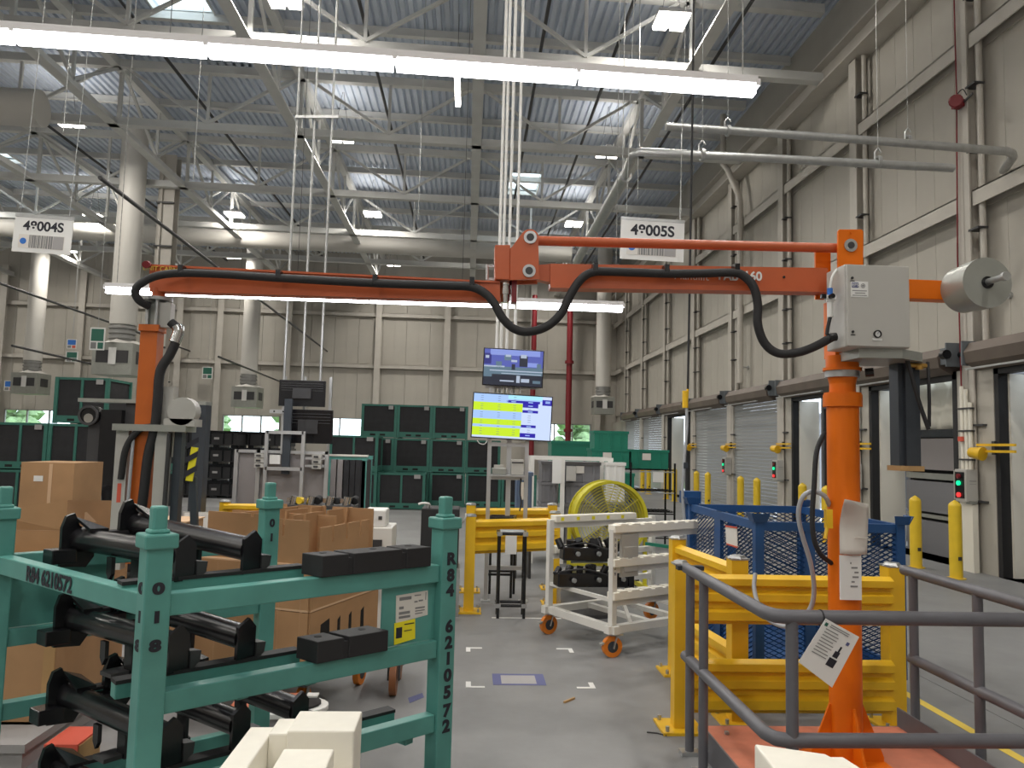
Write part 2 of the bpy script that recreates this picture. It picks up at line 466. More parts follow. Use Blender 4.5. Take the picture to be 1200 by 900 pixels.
# roll-up hoods over the doors
for i, (a, b) in enumerate(zip(COLS[1:], COLS[2:])):
    h = MB()
    poly = [(0, 0), (0.22, -0.02), (0.40, 0.08), (0.43, 0.24), (0.34, 0.38), (0, 0.42)]
    h.prism([(-x, z) for x, z in poly], (WX - 0.02, a + 0.42, 2.93), (1, 0, 0), (0, 0, 1), -(b - a - 0.62))
    t = thing('door_hood', 'brown grey roll up hood above dock door, number %d from the nearest' % (i + 1), 'door hood', (0, 0, 0), 0, 'roll up hoods along the dock wall')
    t['label'] = ['brown roll-up door hood outside the right edge of the photo', 'brown roll-up door hood at the right edge of the photo', 'brown roll-up hood above the open dock door behind the grey air cylinder', 'brown roll-up hood above the open dock door behind the orange column',
                  'brown roll-up hood above the nearest closed grey shutter', 'brown roll-up hood above the second closed grey shutter', 'brown roll-up hood over the far open dock door', 'brown roll-up hood second from the far wall corner', 'brown roll-up hood nearest the far wall corner'][i]
    h.build('hood_cover', 'hood', t)
    MB().b2((WX - 0.47, a + 0.16, 3.0), (WX - 0.02, a + 0.19, 3.36)).b2((WX - 0.40, a + 0.18, 3.05), (WX - 0.1, a + 0.42, 3.3)).build('end_bracket', 'hoodgrey', t)
    MB().b2((WX - 0.46, b - 0.19, 2.98), (WX - 0.05, b - 0.16, 3.34)).build('end_bracket', 'hoodgrey', t)
    g = MB().cyl((WX - 0.485, a + 0.12, 3.18), (WX - 0.485, a + 0.22, 3.18), 0.07, 12).cyl((WX - 0.25, a + 0.1, 3.18), (WX - 0.25, a + 0.42, 3.18), 0.05, 10); g.build('spring_hub', 'black', t)
    st = MB().b2((WX - 0.5, a + 0.9, 2.90), (WX - 0.46, b - 0.3, 2.925)); st.build('bottom_bar', 'galv', t)

# back wall
wb = root('wall_back')
bp = {}
def back_panel(x0, x1, z0, z1):
    k = (round(x1 - x0, 3), round(z1 - z0, 3))
    if k not in bp:
        mb = MB(); mb.b2((0.008, 0, 0.004), (k[0] - 0.008, 0.06, k[1] - 0.004)); mb.b2((k[0] * .5 - .02, -0.012, 0.01), (k[0] * .5 + .02, 0, k[1] - 0.01))
        bp[k] = mb.build('panel', 'wall', wb); o = bp[k]
    else:
        o = bp[k].copy(); COL.objects.link(o)
    o.location = (x0, YB, z0)
nb = 31; pw = (WX - XL) / nb
for i in range(nb):
    x0 = XL + i * pw
    for z0, z1 in ((0.0, 1.9), (2.85, 5.5), (5.5, 8.15), (8.15, 12.0)):
        back_panel(x0, x0 + pw, z0, z1)
for z in (5.5, 8.15):
    MB().b2((XL, YB - 0.2, z - 0.11), (WX, YB - 0.18, z + 0.11)).b2((XL, YB - 0.2, z + 0.09), (WX, YB, z + 0.11)).b2((XL, YB - 0.2, z - 0.11), (WX, YB, z - 0.09)).build('girt', 'steel_paint', wb)
for x in (-26.5, -23.2, -19.4, -14.6, -12.6, -9.2, -4.7, -1.2, 3.2, 6.6):
    MB().b2((x - 0.15, YB - 0.4, 0), (x + 0.15, YB - 0.37, 10)).b2((x - 0.012, YB - 0.4, 0), (x + 0.012, YB, 10)).build('column', 'steel_paint', wb)
MB().b2((XL, YB + 0.065, 2.85), (WX + .2, YB + 0.1, 12)).build('light_stop_sheet', 'wall', wb); MB().b2((XL, YB + 0.065, -.2), (WX + .2, YB + 0.1, 1.9)).build('light_stop_sheet', 'wall', wb)  # backing sheets added behind the panels to block light leaks
# window band
wins = [(-29, -26.7), (-26.2, -23.5), (-22.9, -19.7), (-19.1, -15.2), (-12.3, -9.5), (-8.9, -5.3), (-4.4, -1.5), (3.5, 6.3)]
allx = [XL] + [v for q in wins for v in q] + [WX]
for i in range(0, len(allx), 2):
    back_panel(allx[i], allx[i + 1], 1.9, 2.85); MB().b2((allx[i], YB + 0.065, 1.9), (allx[i + 1], YB + 0.1, 2.85)).build('light_stop_sheet', 'wall', wb)  # backing beside the windows, added to keep stray daylight out of the seams
for i, (a, b) in enumerate(wins):
    r = root('window_%d' % (i + 1))
    f = MB()
    f.b2((a, YB - 0.05, 1.9), (b, YB + 0.05, 1.95)); f.b2((a, YB - 0.05, 2.8), (b, YB + 0.05, 2.85))
    n = max(2, round((b - a) / 1.1))
    for k in range(n + 1):
        x = a + (b - a) * k / n
        f.b2((x - 0.03, YB - 0.05, 1.9), (x + 0.03, YB + 0.05, 2.85))
    f.build('window_frame', 'greyduct', r)
    for k in range(n):
        MB().b2((a + (b - a) * k / n, YB, 1.95), (a + (b - a) * (k + 1) / n, YB + 0.01, 2.8)).build('pane', 'glass', r)
# left and front walls, out of view
for nm, lo, hi in (('wall_left', (XL - 0.1, YF, 0), (XL, YB, 12)), ('wall_front', (XL, YF - 0.1, 0), (WX, YF, 12))):
    struct(MB().b2(lo, hi), nm, 'wall', shift=False)

# ---------------------------------------------------------------- roof
ce = root('ceiling')
DKZ = 11.35
dk_cache = {}
def deck_sheet(x0, x1, y0, y1):
    k = (round(x1 - x0, 3), round(y1 - y0, 3))
    if k not in dk_cache:
        W, L = k; n = max(1, round(W / 0.2)); p = W / n
        prof = []
        for i in range(n):
            b = i * p
            prof += [(b, 0.0), (b + p * .5, 0.0), (b + p * .62, 0.07), (b + p * .88, 0.07)]
        prof.append((W, 0.0))
        mb = MB()
        vs = [(x, 0, z) for x, z in prof] + [(x, L, z) for x, z in prof]; m_ = len(prof)
        mb.add(vs, [(i, i + 1, m_ + i + 1, m_ + i) for i in range(m_ - 1)])
        mb.b2((0, 0, 0.12), (W, L, 0.2))
        dk_cache[k] = mb.build('deck_sheet', 'deck', ce); o = dk_cache[k]
    else:
        o = dk_cache[k].copy(); COL.objects.link(o)
    o.location = (x0, y0, DKZ)
GX = [XL, -23.0, -18.4, -13.8, -9.2, -4.6, 0.0, 4.4, WX + 0.2]
TY = [-9.0, -4.2, 0.6, 5.3, 10.1, 14.9, 19.5, 24.25, 28.8, 33.4, YB]
SKY = {(4, 5): (-7.4, -6.1, 15.9, 17.4), (6, 7): (1.25, 2.35, 26.3, 28.6), (2, 7): (-17.6, -16.3, 25.6, 27.6)}
for i in range(len(GX) - 1):
    for j in range(len(TY) - 1):
        a, b, c, d = GX[i], GX[i + 1], TY[j], TY[j + 1]
        s = SKY.get((i, j - 0)) if (i, j) in SKY else None
        if s is None:
            deck_sheet(a, b, c, d)
        else:
            deck_sheet(a, s[0], c, d); deck_sheet(s[1], b, c, d); deck_sheet(s[0], s[1], c, s[2]); deck_sheet(s[0], s[1], s[3], d)
for n, (k, s) in enumerate(SKY.items()):
    r = root('window_%d' % (20 + n))
    f = MB()
    x0, x1, y0, y1 = s; z0, z1 = DKZ - 0.03, DKZ + 0.24
    f.b2((x0 - 0.04, y0 - 0.04, z0), (x0, y1 + 0.04, z1)); f.b2((x1, y0 - 0.04, z0), (x1 + 0.04, y1 + 0.04, z1))
    f.b2((x0, y0 - 0.04, z0), (x1, y0, z1)); f.b2((x0, y1, z0), (x1, y1 + 0.04, z1))
    f.build('skylight_curb', 'white', r)
    MB().b2((x0, y0, z1 - 0.02), (x1, y1, z1)).build('skylight_pane', 'glass', r)
    MB().b2((x0, y1 - 0.28, z0 + 0.1), (x1, y1 - 0.24, z0 + 0.14)).build('skylight_bar', 'galv', r)

CZ, TZ = 9.5, 11.1     # bottom and top chord of the roof trusses
SK = 0.033             # the frames stand slightly out of square
class W1:
    def __init__(self, t): self.t = t
def web(o, p, q, w=0.07): MB().bar(p, q, w, w).build('web_bar', 'roof_steel', o.t)
def truss_x(y, x0, x1):
    t = root('trim_%d' % (len([o for o in COL.objects if o.name.startswith('trim')]) + 1))
    def P(x, z): return (x, y + SK * (x + 1), z)
    b = MB(); b.bar(P(x0, CZ + 0.11), P(x1, CZ + 0.11), 0.02, 0.22); b.bar(P(x0, CZ), P(x1, CZ), 0.22, 0.03)
    b.build('bottom_chord', 'roof_steel', t)
    b = MB(); b.bar(P(x0, TZ), P(x1, TZ), 0.2, 0.2); b.build('top_chord', 'roof_steel', t)
    gx = [g for g in GX if x0 <= g <= x1]
    wbm = W1(t)
    for a, c in zip(gx[:-1], gx[1:]):
        m_ = (a + c) / 2; q = (c - a) / 4
        web(wbm, P(a + .1, TZ), P(m_, CZ + .2)); web(wbm, P(m_, CZ + .2), P(c - .1, TZ)); web(wbm, P(m_, CZ + .2), P(m_, TZ))
for y in TY[1:-1]:
    truss_x(y, XL, WX - 0.3)
def girder_y(x):
    t = root('trim_%d' % (len([o for o in COL.objects if o.name.startswith('trim')]) + 1))
    b = MB(); b.bar((x, YF, CZ + 0.11), (x, YB, CZ + 0.11), 0.02, 0.22); b.bar((x, YF, CZ), (x, YB, CZ), 0.25, 0.03); b.build('bottom_chord', 'roof_steel', t)
    b = MB(); b.bar((x, YF, TZ), (x, YB, TZ), 0.2, 0.2); b.build('top_chord', 'roof_steel', t)
    wbm = W1(t)
    for a, c in zip(TY[:-1], TY[1:]):
        m_ = (a + c) / 2
        web(wbm, (x, a + .1, TZ), (x, m_, CZ + .2)); web(wbm, (x, m_, CZ + .2), (x, c - .1, TZ)); web(wbm, (x, m_, CZ + .2), (x, m_, TZ)); web(wbm, (x, a, CZ + .2), (x, a, TZ), 0.09)
for x in GX[1:-1]:
    girder_y(x)
# purlins between the trusses
for a, c in zip(TY[:-1], TY[1:]):
    for f in (1 / 2,):
        y = a + (c - a) * f
        b = MB(); b.bar((XL, y - SK * 28, DKZ - 0.12), (WX, y + SK * 9, DKZ - 0.12), 0.03, 0.2); b.bar((XL, y - SK * 28, DKZ - 0.22), (WX, y + SK * 9, DKZ - 0.22), 0.14, 0.02)
        b.build('purlin', 'roof_steel', ce)
# interior column
for k, (x, y) in enumerate(((-9.75, 24.3), (-24.6, 24.3))):
    t = root('trim_%d' % (80 + k))
    b = MB(); b.box((x, y - 0.2, 5.3), (0.5, 0.03, 10.6)).box((x, y + 0.2, 5.3), (0.5, 0.03, 10.6)).box((x, y, 5.3), (0.03, 0.4, 10.6)); b.build('column', 'steel_paint', t)
    b = MB().cyl((x - 0.12, y - 0.26, 0), (x - 0.12, y - 0.26, 10.5), 0.035, 8); b.build('conduit', 'steel_paint', t)
    b = MB()
    for z in (3, 4.4, 6, 7.6, 9): b.b2((x - 0.27, y - 0.3, z), (x + 0.27, y - 0.22, z + 0.05))
    b.build('pipe_strap', 'dark', t)
# ground and trees outside the window band
g = MB().b2((-70, YB + 0.2, -0.35), (70, 130, -0.3)); o = g.build('lawn', 'grass', shift=False); o['kind'] = 'structure'; o.name = 'trim_90'

# ================================================================ LAMPS AND SERVICES OVERHEAD
def high_bay():
    t = thing('high_bay_light', '', 'ceiling light', (0, 0, 0), 0, 'high bay lamps under the roof')
    h = MB().b2((-0.32, -0.3, 0.06), (0.32, 0.3, 0.13)).b2((-0.08, -0.2, 0.13), (0.08, 0.2, 0.22)); h.build('housing', 'housing', t)
    for s in (-1, 1):
        MB().b2((s * 0.17 - 0.13, -0.28, 0.0), (s * 0.17 + 0.13, 0.28, 0.06)).build('lens', 'lamp', t)
    c = MB().cyl((-0.2, 0, 0.13), (0, 0, 1.46), 0.006, 5).cyl((0.2, 0, 0.13), (0, 0, 1.46), 0.006, 5); c.build('hanger_wire', 'dark', t)
    ld = bpy.data.lights.new('high_bay_lamp', 'AREA'); ld.shape = 'RECTANGLE'; ld.size = 0.62; ld.size_y = 0.56; ld.energy = HIGHBAY_W; ld.color = (1.0, 0.945, 0.86)
    l = bpy.data.objects.new('lamp_bulb', ld); COL.objects.link(l); l.parent = t; l.location = (0, 0, -0.03)
    ud = bpy.data.lights.new('deck_fill_light', 'AREA'); ud.shape = 'RECTANGLE'; ud.size = 0.6; ud.size_y = 0.5; ud.energy = DECK_FILL_W; ud.color = (1.0, 0.95, 0.88)  # extra upward light, added to lift the deck above the lamp
    u = bpy.data.objects.new('deck_fill_lamp', ud); COL.objects.link(u); u.parent = t; u.location = (0, 0, 0.24); u.rotation_euler = (math.pi, 0, 0)
    return t
HB = {(-3.75, 14.1): 'twin-square high bay lamp at the top edge, left of centre', (3.75, 14.1): 'twin-square high bay lamp at the top edge, right of centre',
      (-11.0, 20.5): 'twin high bay lamp below the left part of the long tube light', (-3.75, 20.7): 'twin high bay lamp above the left arm, right of the vertical rods',
      (3.75, 20.9): 'twin high bay lamp left of the grey bent pipe', (-3.75, 27.7): 'twin high bay lamp in the second far row, left of the orange elbow joint', (3.75, 27.9): 'twin high bay lamp just above the right orange arm rod',
      (-11.1, 35.2): 'far high bay lamp right of the left interior column', (-3.75, 35.5): 'far high bay lamp just above the left orange arm',
      (-14.6, 29.5): 'far high bay lamp behind the white round duct', (-9.0, 28.5): 'far high bay lamp right of the painted column'}
proto = None
for p, lb in HB.items():
    if proto is None:
        proto = high_bay(); proto.location = (*p, 10.0); proto['label'] = lb
    else:
        dup(proto, (*p, 10.0), None, lb)
for x in (-26, -18.5, -11, -3.75, 3.75):
    for y in (-6, 0.9, 6.4):
        dup(proto, (x, y, 10.0), None, 'twin high bay lamp under the roof, outside the photo')
for x in (-26, -18.5):
    for y in (14.1, 20.7, 27.7, 35.2):
        dup(proto, (x, y, 10.0), None, 'twin high bay lamp under the roof, outside the photo')
dup(proto, (3.75, 35.2, 10.0), None, 'far high bay lamp hidden behind the right orange arm')
proto['label'] = HB[(-3.75, 14.1)]
# short strips seen end-on
st = thing('strip_light', 'short glowing strip lamp just under the long tube light, seen end-on', 'ceiling light', (-0.48, 16.4, 9.9), 0, 'short strip lamps')
MB().b2((-0.07, 0, 0.05), (0.07, 1.7, 0.12)).build('housing', 'housing', st)
MB().b2((-0.06, 0.02, 0.0), (0.06, 1.68, 0.05)).build('lens', 'lamp', st)
for q_ in (.2, 1.5): MB().cyl((0, q_, .12), (0, q_, 1.55), .006, 5).build('hanger_wire', 'dark', st)
dup(st, (-0.5, 31.0, 9.9), None, 'far short strip lamp left of the orange elbow joint')

def tube_light(p, q, seg, label, chain_up):
    p, q = V3(p), V3(q); d = (q - p); L = d.length; u = d.normalized()
    t = thing('tube_light', label, 'ceiling light', p, 0, 'long tube lights')
    n = max(1, round(L / seg))
    up = Vector((0, 0, 1))
    h = MB(); h.bar((0, 0, 0.06), d + up * 0.06, 0.085, 0.05); h.build('housing', 'housing', t)
    for i in range(n):
        a = u * (L * i / n + 0.012); b = u * (L * (i + 1) / n - 0.012)
        MB().bar(a, b, 0.07, 0.075).build('tube', 'tube', t)
    for i in range(n + 1):
        c = u * (L * i / n); MB().box(c + up * 0.04, (0.03, 0.09, 0.045), math.atan2(u.y, u.x)).build('end_clip', 'housing', t)
    for f in (0.36, 0.68):
        c = u * (L * f) + up * 0.08; MB().cyl(c, c + up * (11.45 - p.z - c.z), 0.003, 5).build('hanger_wire', 'dark', t)
    for f in (0.02, 0.985):
        c = u * (L * f) + up * 0.1
        ch = MB(); k = 0; z = 0.0
        while z < chain_up:
            ch.bar(c + up * z, c + up * (z + 0.045), 0.009 if k % 2 else 0.004, 0.004 if k % 2 else 0.009); z += 0.04; k += 1
        ch.build('chain', 'greyduct', t, kind='stuff')
tube_light((-4.228, 4.9, 4.228), (1.892, 4.9, 4.106), 1.22, 'long bright tube light crossing the top of the photo', 7.4)
tube_light((-4.358, 9.2, 3.377), (1.869, 9.2, 3.371), 2.5, 'long bright tube light behind the orange arms', 8.15)
tube_light((-4.0, -0.6, 4.15), (2.2, -0.6, 4.15), 1.24, 'added long tube light behind the camera, unseen, to light the foreground', 7.3)  # unseen extra tube, added to brighten the foreground

# white round ducts with diffuser boxes
def duct(x, y, r, zb, label, box=1.0):
    t = thing('air_duct', label, 'air duct', (x, y, zb), 0, 'vertical air ducts')
    MB().cyl((0, 0, 1.55 * box), (0, 0, 11.45 - zb), r, 20).build('riser', 'duct', t)
    g = MB()
    for k in range(3): g.cyl((0, 0, (1.12 + k * .15) * box), (0, 0, (1.2 + k * .15) * box), r * 1.02, 18)
    g.cyl((0, 0, 1.0 * box), (0, 0, 1.55 * box), r * .9, 18); g.build('collar', 'greyduct', t)
    b = MB(); w = 1.15 * box / 2
    b.b2((-w, -w, 0.0), (w, w, 0.95 * box)); b.build('diffuser_box', 'silver', t)
    c = MB().cyl((0, 0, 0.95 * box), (0, 0, 1.1 * box), w * 1.25, 4, r2=r * .9, smooth=False); c.build('hood_cap', 'duct', t)
    l = MB()
    for s in (-1, 1):
        l.b2((s * w * .45 - .2 * box, -w - 0.02, 0.35 * box), (s * w * .45 + .2 * box, -w + 0.005, 0.72 * box)); l.b2((s * w - .015, -.3 * box, 0.35 * box), (s * w + .015, .3 * box, .72 * box))
    l.build('grille', 'dark', t)
    MB().b2((-0.1, -w - 0.03, 0.3 * box), (0.12, -w - 0.02, 0.8 * box)).build('tag_plate', 'plastic_white', t)
duct(-10.55, 23.5, 0.38, 3.45, 'big white round duct and box in front of the painted column, upper left')
duct(-20.1, 36, 0.38, 3.45, 'white round duct with grey box at the far left')
duct(-10.3, 36, 0.38, 3.1, 'white round duct ending in a grey box behind the forklift, left of centre')
duct(6.4, 36, 0.36, 3.25, 'white round duct in the far right corner beside the red pipes', 0.85)
t = thing('header_duct', 'fat horizontal white duct near the upper left edge', 'air duct', (-16, 17, 9.1), 0)
MB().cyl((-13.8, 0, 0), (6.0, .5, 0), 0.42, 18).cyl((0, 0, .4), (0, 0, 2.2), .02, 6).build('duct_run', 'duct', t)
t = thing('header_duct', 'long horizontal white duct under the far roof, behind the orange elbow', 'air duct', (-20, 30, 9.65), 0)
MB().cyl((-8, -0.4, 0), (24.0, 0.6, 0), 0.42, 18).cyl((0, 0, .4), (0, 0, 1.65), .02, 6).cyl((14, .3, .4), (14, .3, 1.65), .02, 6).build('duct_run', 'duct', t)

# dark sprinkler lines running to the back
for i, (x, z, lb) in enumerate(((-12.6, 10.6, 'dark sprinkler pipe at far left under the roof'), (-7.6, 10.7, 'dark sprinkler pipe over the left tube light half'), (-2.6, 10.7, 'thin dark sprinkler pipe left of the vertical conduits'), (1.3, 10.7, 'thin dark sprinkler pipe right of the vertical conduits'), (2.9, 10.4, 'thin dark sprinkler pipe passing the right high bay lamp'), (5.3, 10.6, 'dark sprinkler pipe next to the right wall'))):
    p = MB().cyl((x, YF + 1, z), (x + 0.2, YB - 0.5, z), 0.04, 8); tag(p.build('sprinkler_pipe', 'dark'), lb, 'pipe', 'sprinkler pipes')
# slanted dark rods at left
for a, yb, lb in (((-6.639, 13.516, 6.2), 38.9, 'dark overhead pipe crossing in front of the big white duct'), ((-13.759, 22.693, 6), 38.9, 'dark overhead pipe at the left, below the 48004S sign'), ((-14.421, 24.633, 4.4), 38.9, 'thin dark overhead pipe left of the round duct box'), ((-9.109, 27.94, 4.6), 38.9, 'thin dark overhead pipe above the black bins')):
    p = MB().cyl(a, (a[0] * (.96 if a[2] > 5 else 1.02) - (.9 if a[2] > 5 else .3), yb, a[2]), 0.04, 6); tag(p.build('overhead_pipe', 'dark'), lb, 'pipe', 'dark overhead pipes at the left')
# galvanised pipes on the right
p = MB().tube([(7.56, 10.194, 5.759), (7, 9.26, 5.572), (6.95, 9.207, 5.595), (6.85, 9.165, 5.602), (4.932, 9.4, 5.77), (2.435, 9.4, 5.818)], 0.055, 10)
o = p.build('steel_pipe', 'galv'); tag(o, 'upper grey galvanised pipe reaching the right wall with an elbow', 'pipe')
p = MB().tube([(5.747, 8.6, 5.119), (3.155, 8.6, 5.133), (1.925, 8.6, 5.137), (1.866, 8.7, 5.132), (1.961, 9.6, 5.211)], 0.05, 10)
p.tube([(1.961, 9.6, 5.211), (2.163, 15.5, 5.524)], 0.085, 10)
o = p.build('steel_pipe', 'galv'); tag(o, 'lower grey galvanised pipe bending down behind the orange elbow', 'pipe')
for q, lb in (((5.672, 9.4, 5.783), 'small hook clamp on the upper galvanised pipe, right one'), ((3.256, 9.4, 5.802), 'small hook clamp on the upper galvanised pipe, left one'), ((4.814, 8.6, 5.149), 'small hook clamp on the lower galvanised pipe, right one'), ((2.671, 8.6, 5.141), 'small hook clamp on the lower galvanised pipe, left one')):
    q = V3(q)
    p = MB().tube([q + Vector((-.04, 0, 0)), q + Vector((-.04, 0, .12)), q + Vector((0, 0, .17)), q + Vector((.04, 0, .12))], 0.012, 6); p.ring(q, (1, 0, 0), .055, .075, .04)
    p.cyl(q + Vector((0, 0, .17)), (q.x, q.y, 11.45), 0.003, 5)
    tag(p.build('pipe_hanger', 'galv'), lb, 'clamp', 'pipe hangers')
# conduits dropping to the monitors
for i, (px0, px1) in enumerate(((0.285, 0.30), (0.332, 0.342), (0.395, 0.405), (0.485, 0.48))):
    p = MB().cyl((px0, 8.26, 2.1), (px1, 8.26, 11.45), 0.016, 8)
    tag(p.build('conduit', 'plastic_white'), ['white conduit dropping to the monitors, leftmost of four', 'white conduit dropping to the monitors, second of four', 'white conduit dropping to the monitors, third of four', 'white conduit dropping to the monitors, rightmost of four'][i], 'conduit', 'white conduits above the monitors')
# thin rods over the grey workstation at left
for i, (x, y) in enumerate((((-2.601, 10.8, 4.263)[0], 10.8), ((-2.35, 10.8, 4.273)[0], 10.8), ((-2.098, 10.8, 4.282)[0], 10.8))):
    p = MB().cyl((x, y, 2.2), (x, y, 11.45), 0.018, 6)
    tag(p.build('drop_rod', 'galv'), ['thin pale rod hanging over the grey workstation, leftmost of three', 'thin pale rod hanging over the grey workstation, middle of three', 'thin pale rod hanging over the grey workstation, rightmost of three'][i], 'rod', 'drop rods over the workstation')
p = MB().bar((-2.617, 10.76, 6.29), (-1.998, 10.76, 6.322), 0.03, 0.04); tag(p.build('strut_channel', 'galv'), 'short perforated strut joining the three thin rods under the roof', 'strut')
# hanging wires of the roof
for i, x in enumerate((-6.5, -5.2, -1.2, 2.4, 3.1, 4.5)):
    p = MB().cyl((x, 12 + i % 3 * 2, 6.4), (x, 12 + i % 3 * 2, 11.45), 0.008, 5)
    tag(p.build('hanger_wire', 'galv'), 'thin bare hanger wire under the roof, %s' % ('far left', 'left of the rods', 'left of the conduits', 'right of the conduits', 'near the bent pipe', 'near the right wall')[i], 'wire', 'hanger wires')
# red riser pipes at the back
for x, r, lb in ((3.15, 0.13, 'left dark red riser pipe on the far wall'), (4.95, 0.15, 'right dark red riser pipe on the far wall')):
    t = thing('riser_pipe', lb, 'pipe', (x, 37.5, 0), 0, 'red riser pipes')
    MB().cyl((0, 0, 0), (0, 0, 9.2), r, 12).build('pipe_body', 'red', t)
    MB().cyl((0, 0, 2.4), (0, 0, 2.55), r * 1.5, 12).cyl((0, 0, 5.8), (0, 0, 5.95), r * 1.5, 12).build('coupling', 'red', t)

# hanging location signs
def loc_sign(num, c, w, h, tilt, label):
    t = thing('hanging_sign', label, 'sign', c, 0, 'hanging location signs')
    t.rotation_euler = (0, tilt, 0)
    MB().b2((-w / 2, 0, -h / 2), (w / 2, 0.008, h / 2)).build('board', 'plastic_white', t)
    MB().b2((-w / 2, -0.004, h / 2 - 0.005), (w / 2, 0.014, h / 2 + 0.025)).build('top_channel', 'galv', t)
    text('lettering', num, h * 0.37, (0, -0.001, h * 0.24), (1, 0, 0), (0, 0, 1), 'ink', t, sx=1.0, bold=.028)
    MB().b2((-w * .40, -0.002, -h * .38), (w * .38, 0, h * .0)).build('barcode_panel', 'paper', t)
    d = MB(); d.cyl((-w * .32, -0.004, -h * .19), (-w * .32, -0.001, -h * .19), w * .055, 20); d.build('blue_dot', 'bluedot', t)
    bc = MB(); x = -w * .22; rnd = random.Random(3)
    while x < w * .16:
        ww = w * rnd.choice((.01, .015, .03)); bc.b2((x, -0.004, -h * .37), (x + ww, -0.001, -h * .01)); x += ww + w * rnd.choice((.008, .012))
    bc.build('barcode', 'greyink', t)
    MB().b2((w * .19, -0.004, -h * .37), (w * .37, -0.001, -h * .01)).build('grey_patch', 'paleink', t)
    c_ = MB()
    for s in (-.42, .42): c_.cyl((s * w, 0, h / 2 + .02), (s * w, 0, 11.45 - c[2]), 0.003, 5)
    c_.build('hanger_wire', 'galv', t)
loc_sign('48005S', (1.744, 7.2, 3.682), 0.63, 0.395, 0.022, 'white hanging sign reading 48005S behind the right arm')
loc_sign('48004S', (-4.017, 7.2, 3.496), 0.53, 0.335, 0.035, 'white hanging sign reading 48004S at the upper left')

# red horn on the near wall column
t = thing('alarm_horn', 'dark red alarm horn on the near right wall column', 'alarm horn', (7.3, 10.709, 6.998), 0)
MB().cyl((-0.02, 0.05, -0.01), (-0.16, -0.12, -0.04), 0.035, 14, r2=0.10).cyl((-.16, -.12, -.04), (-.17, -.135, -.042), .10, 14, r2=.085).build('horn_bell', 'red', t)
MB().b2((-0.06, -0.0, -0.05), (0.06, 0.14, 0.06)).build('horn_body', 'red', t)
MB().b2((0.0, 0.02, -0.02), (0.06, 0.06, 0.02)).bar((0.05, .1, 0), (0.05, -.2, .05), .02, .03).build('bracket', 'dark', t)
MB().tube(smoothpath([(0, .05, .05), (.0, .08, .16), (0.02, -.02, .2), (0.04, -.08, .08)], 4), .008, 5).build('cable', 'rubber', t)
p = MB().tube([(7.34, 10.872, 8.723), (7.34, 10.863, 7.207), (7.34, 10.931, 4.689), (7.34, 10.904, 2.099), (7.34, 10.874, 1.846)], 0.012, 6)
tag(p.build('red_cable', 'red'), 'thin red cable running down the near right wall column', 'cable')

# grey downspout stepping out from the right wall under the eave
p = MB().tube([(7.0, 20.6, 11.2), (7.0, 20.6, 9.75), (7.1, 20.5, 9.55), (7.30, 20.2, 8.75), (7.33, 20.15, 8.5), (7.33, 20.15, 3.5)], 0.085, 10)
tag(p.build('downspout', 'steel_paint'), 'pale downspout with a slanted offset under the eave of the right wall', 'pipe')

# ================================================================ LIFTING ARM ON THE ORANGE COLUMN
AX, AY = 1.87, 3.7
t = wthing('lift_arm', 'orange articulated lifting arm with column, grey cabinet and round counterweight', 'lifting arm', (AX, AY, 0.15))
c = MB().cyl((AX, AY, 0.17), (AX, AY, 1.90), 0.076, 32); c.build('column', 'orange', t)
c = MB().cyl((AX, AY, 1.885), (AX, AY, 1.945), 0.092, 32).cyl((AX, AY, 1.945), (AX, AY, 1.955), 0.088, 32); c.build('column_flange', 'orange', t)
c = MB().cyl((AX, AY, 1.955), (AX, AY, 2.03), 0.062, 28).cyl((AX, AY, 2.0), (AX, AY, 2.032), 0.062, 28, r2=0.07); c.build('column_neck', 'orange', t)
c = MB().cyl((AX, AY, 2.032), (AX, AY, 2.065), 0.082, 32); c.build('bearing_ring', 'galv', t)
c = MB().cyl((AX, AY, 2.065), (AX, AY, 2.08), 0.092, 32).cyl((AX, AY, 2.08), (AX, AY, 2.14), 0.078, 28); c.build('swivel_base', 'orange', t)
c = MB().b2((AX - 0.19, AY - 0.19, 0.15), (AX + 0.19, AY + 0.19, 0.172)); bp_ = c.build('base_plate', 'orange', t)
for k in range(4):
    a = k * R90
    d = Vector((math.cos(a), math.sin(a), 0)); n = Vector((-d.y, d.x, 0)) * 0.012
    o = Vector((AX, AY, 0.172)) - n / 2
    g = MB().ext([o + d * 0.07, o + d * 0.185, o + d * 0.185 + Vector((0, 0, .02)), o + d * 0.083 + Vector((0, 0, 0.27)), o + d * 0.07 + Vector((0, 0, 0.27))], n)
    g.build('gusset', 'orange', t)
for sx in (-1, 1):
    for sy in (-1, 1):
        MB().cyl((AX + sx * .16, AY + sy * .16, .172), (AX + sx * .16, AY + sy * .16, .19), .016, 6).build('bolt', 'galv', t)
# mast bracket above the swivel
c = MB().b2((AX - 0.06, AY - 0.05, 2.13), (AX + 0.06, AY + 0.07, 2.42)); c.build('turret', 'orange', t)
# grey bracket plate reaching right under the cabinet
c = MB().ext([(1.83, 3.46, 2.105), (2.03, 3.44, 2.105), (2.10, 3.48, 2.105), (2.19, 3.54, 2.105), (2.25, 3.64, 2.105), (2.20, 3.78, 2.105), (1.83, 3.80, 2.105)], (0, 0, 0.044)); c.build('bracket_plate', 'silver', t)
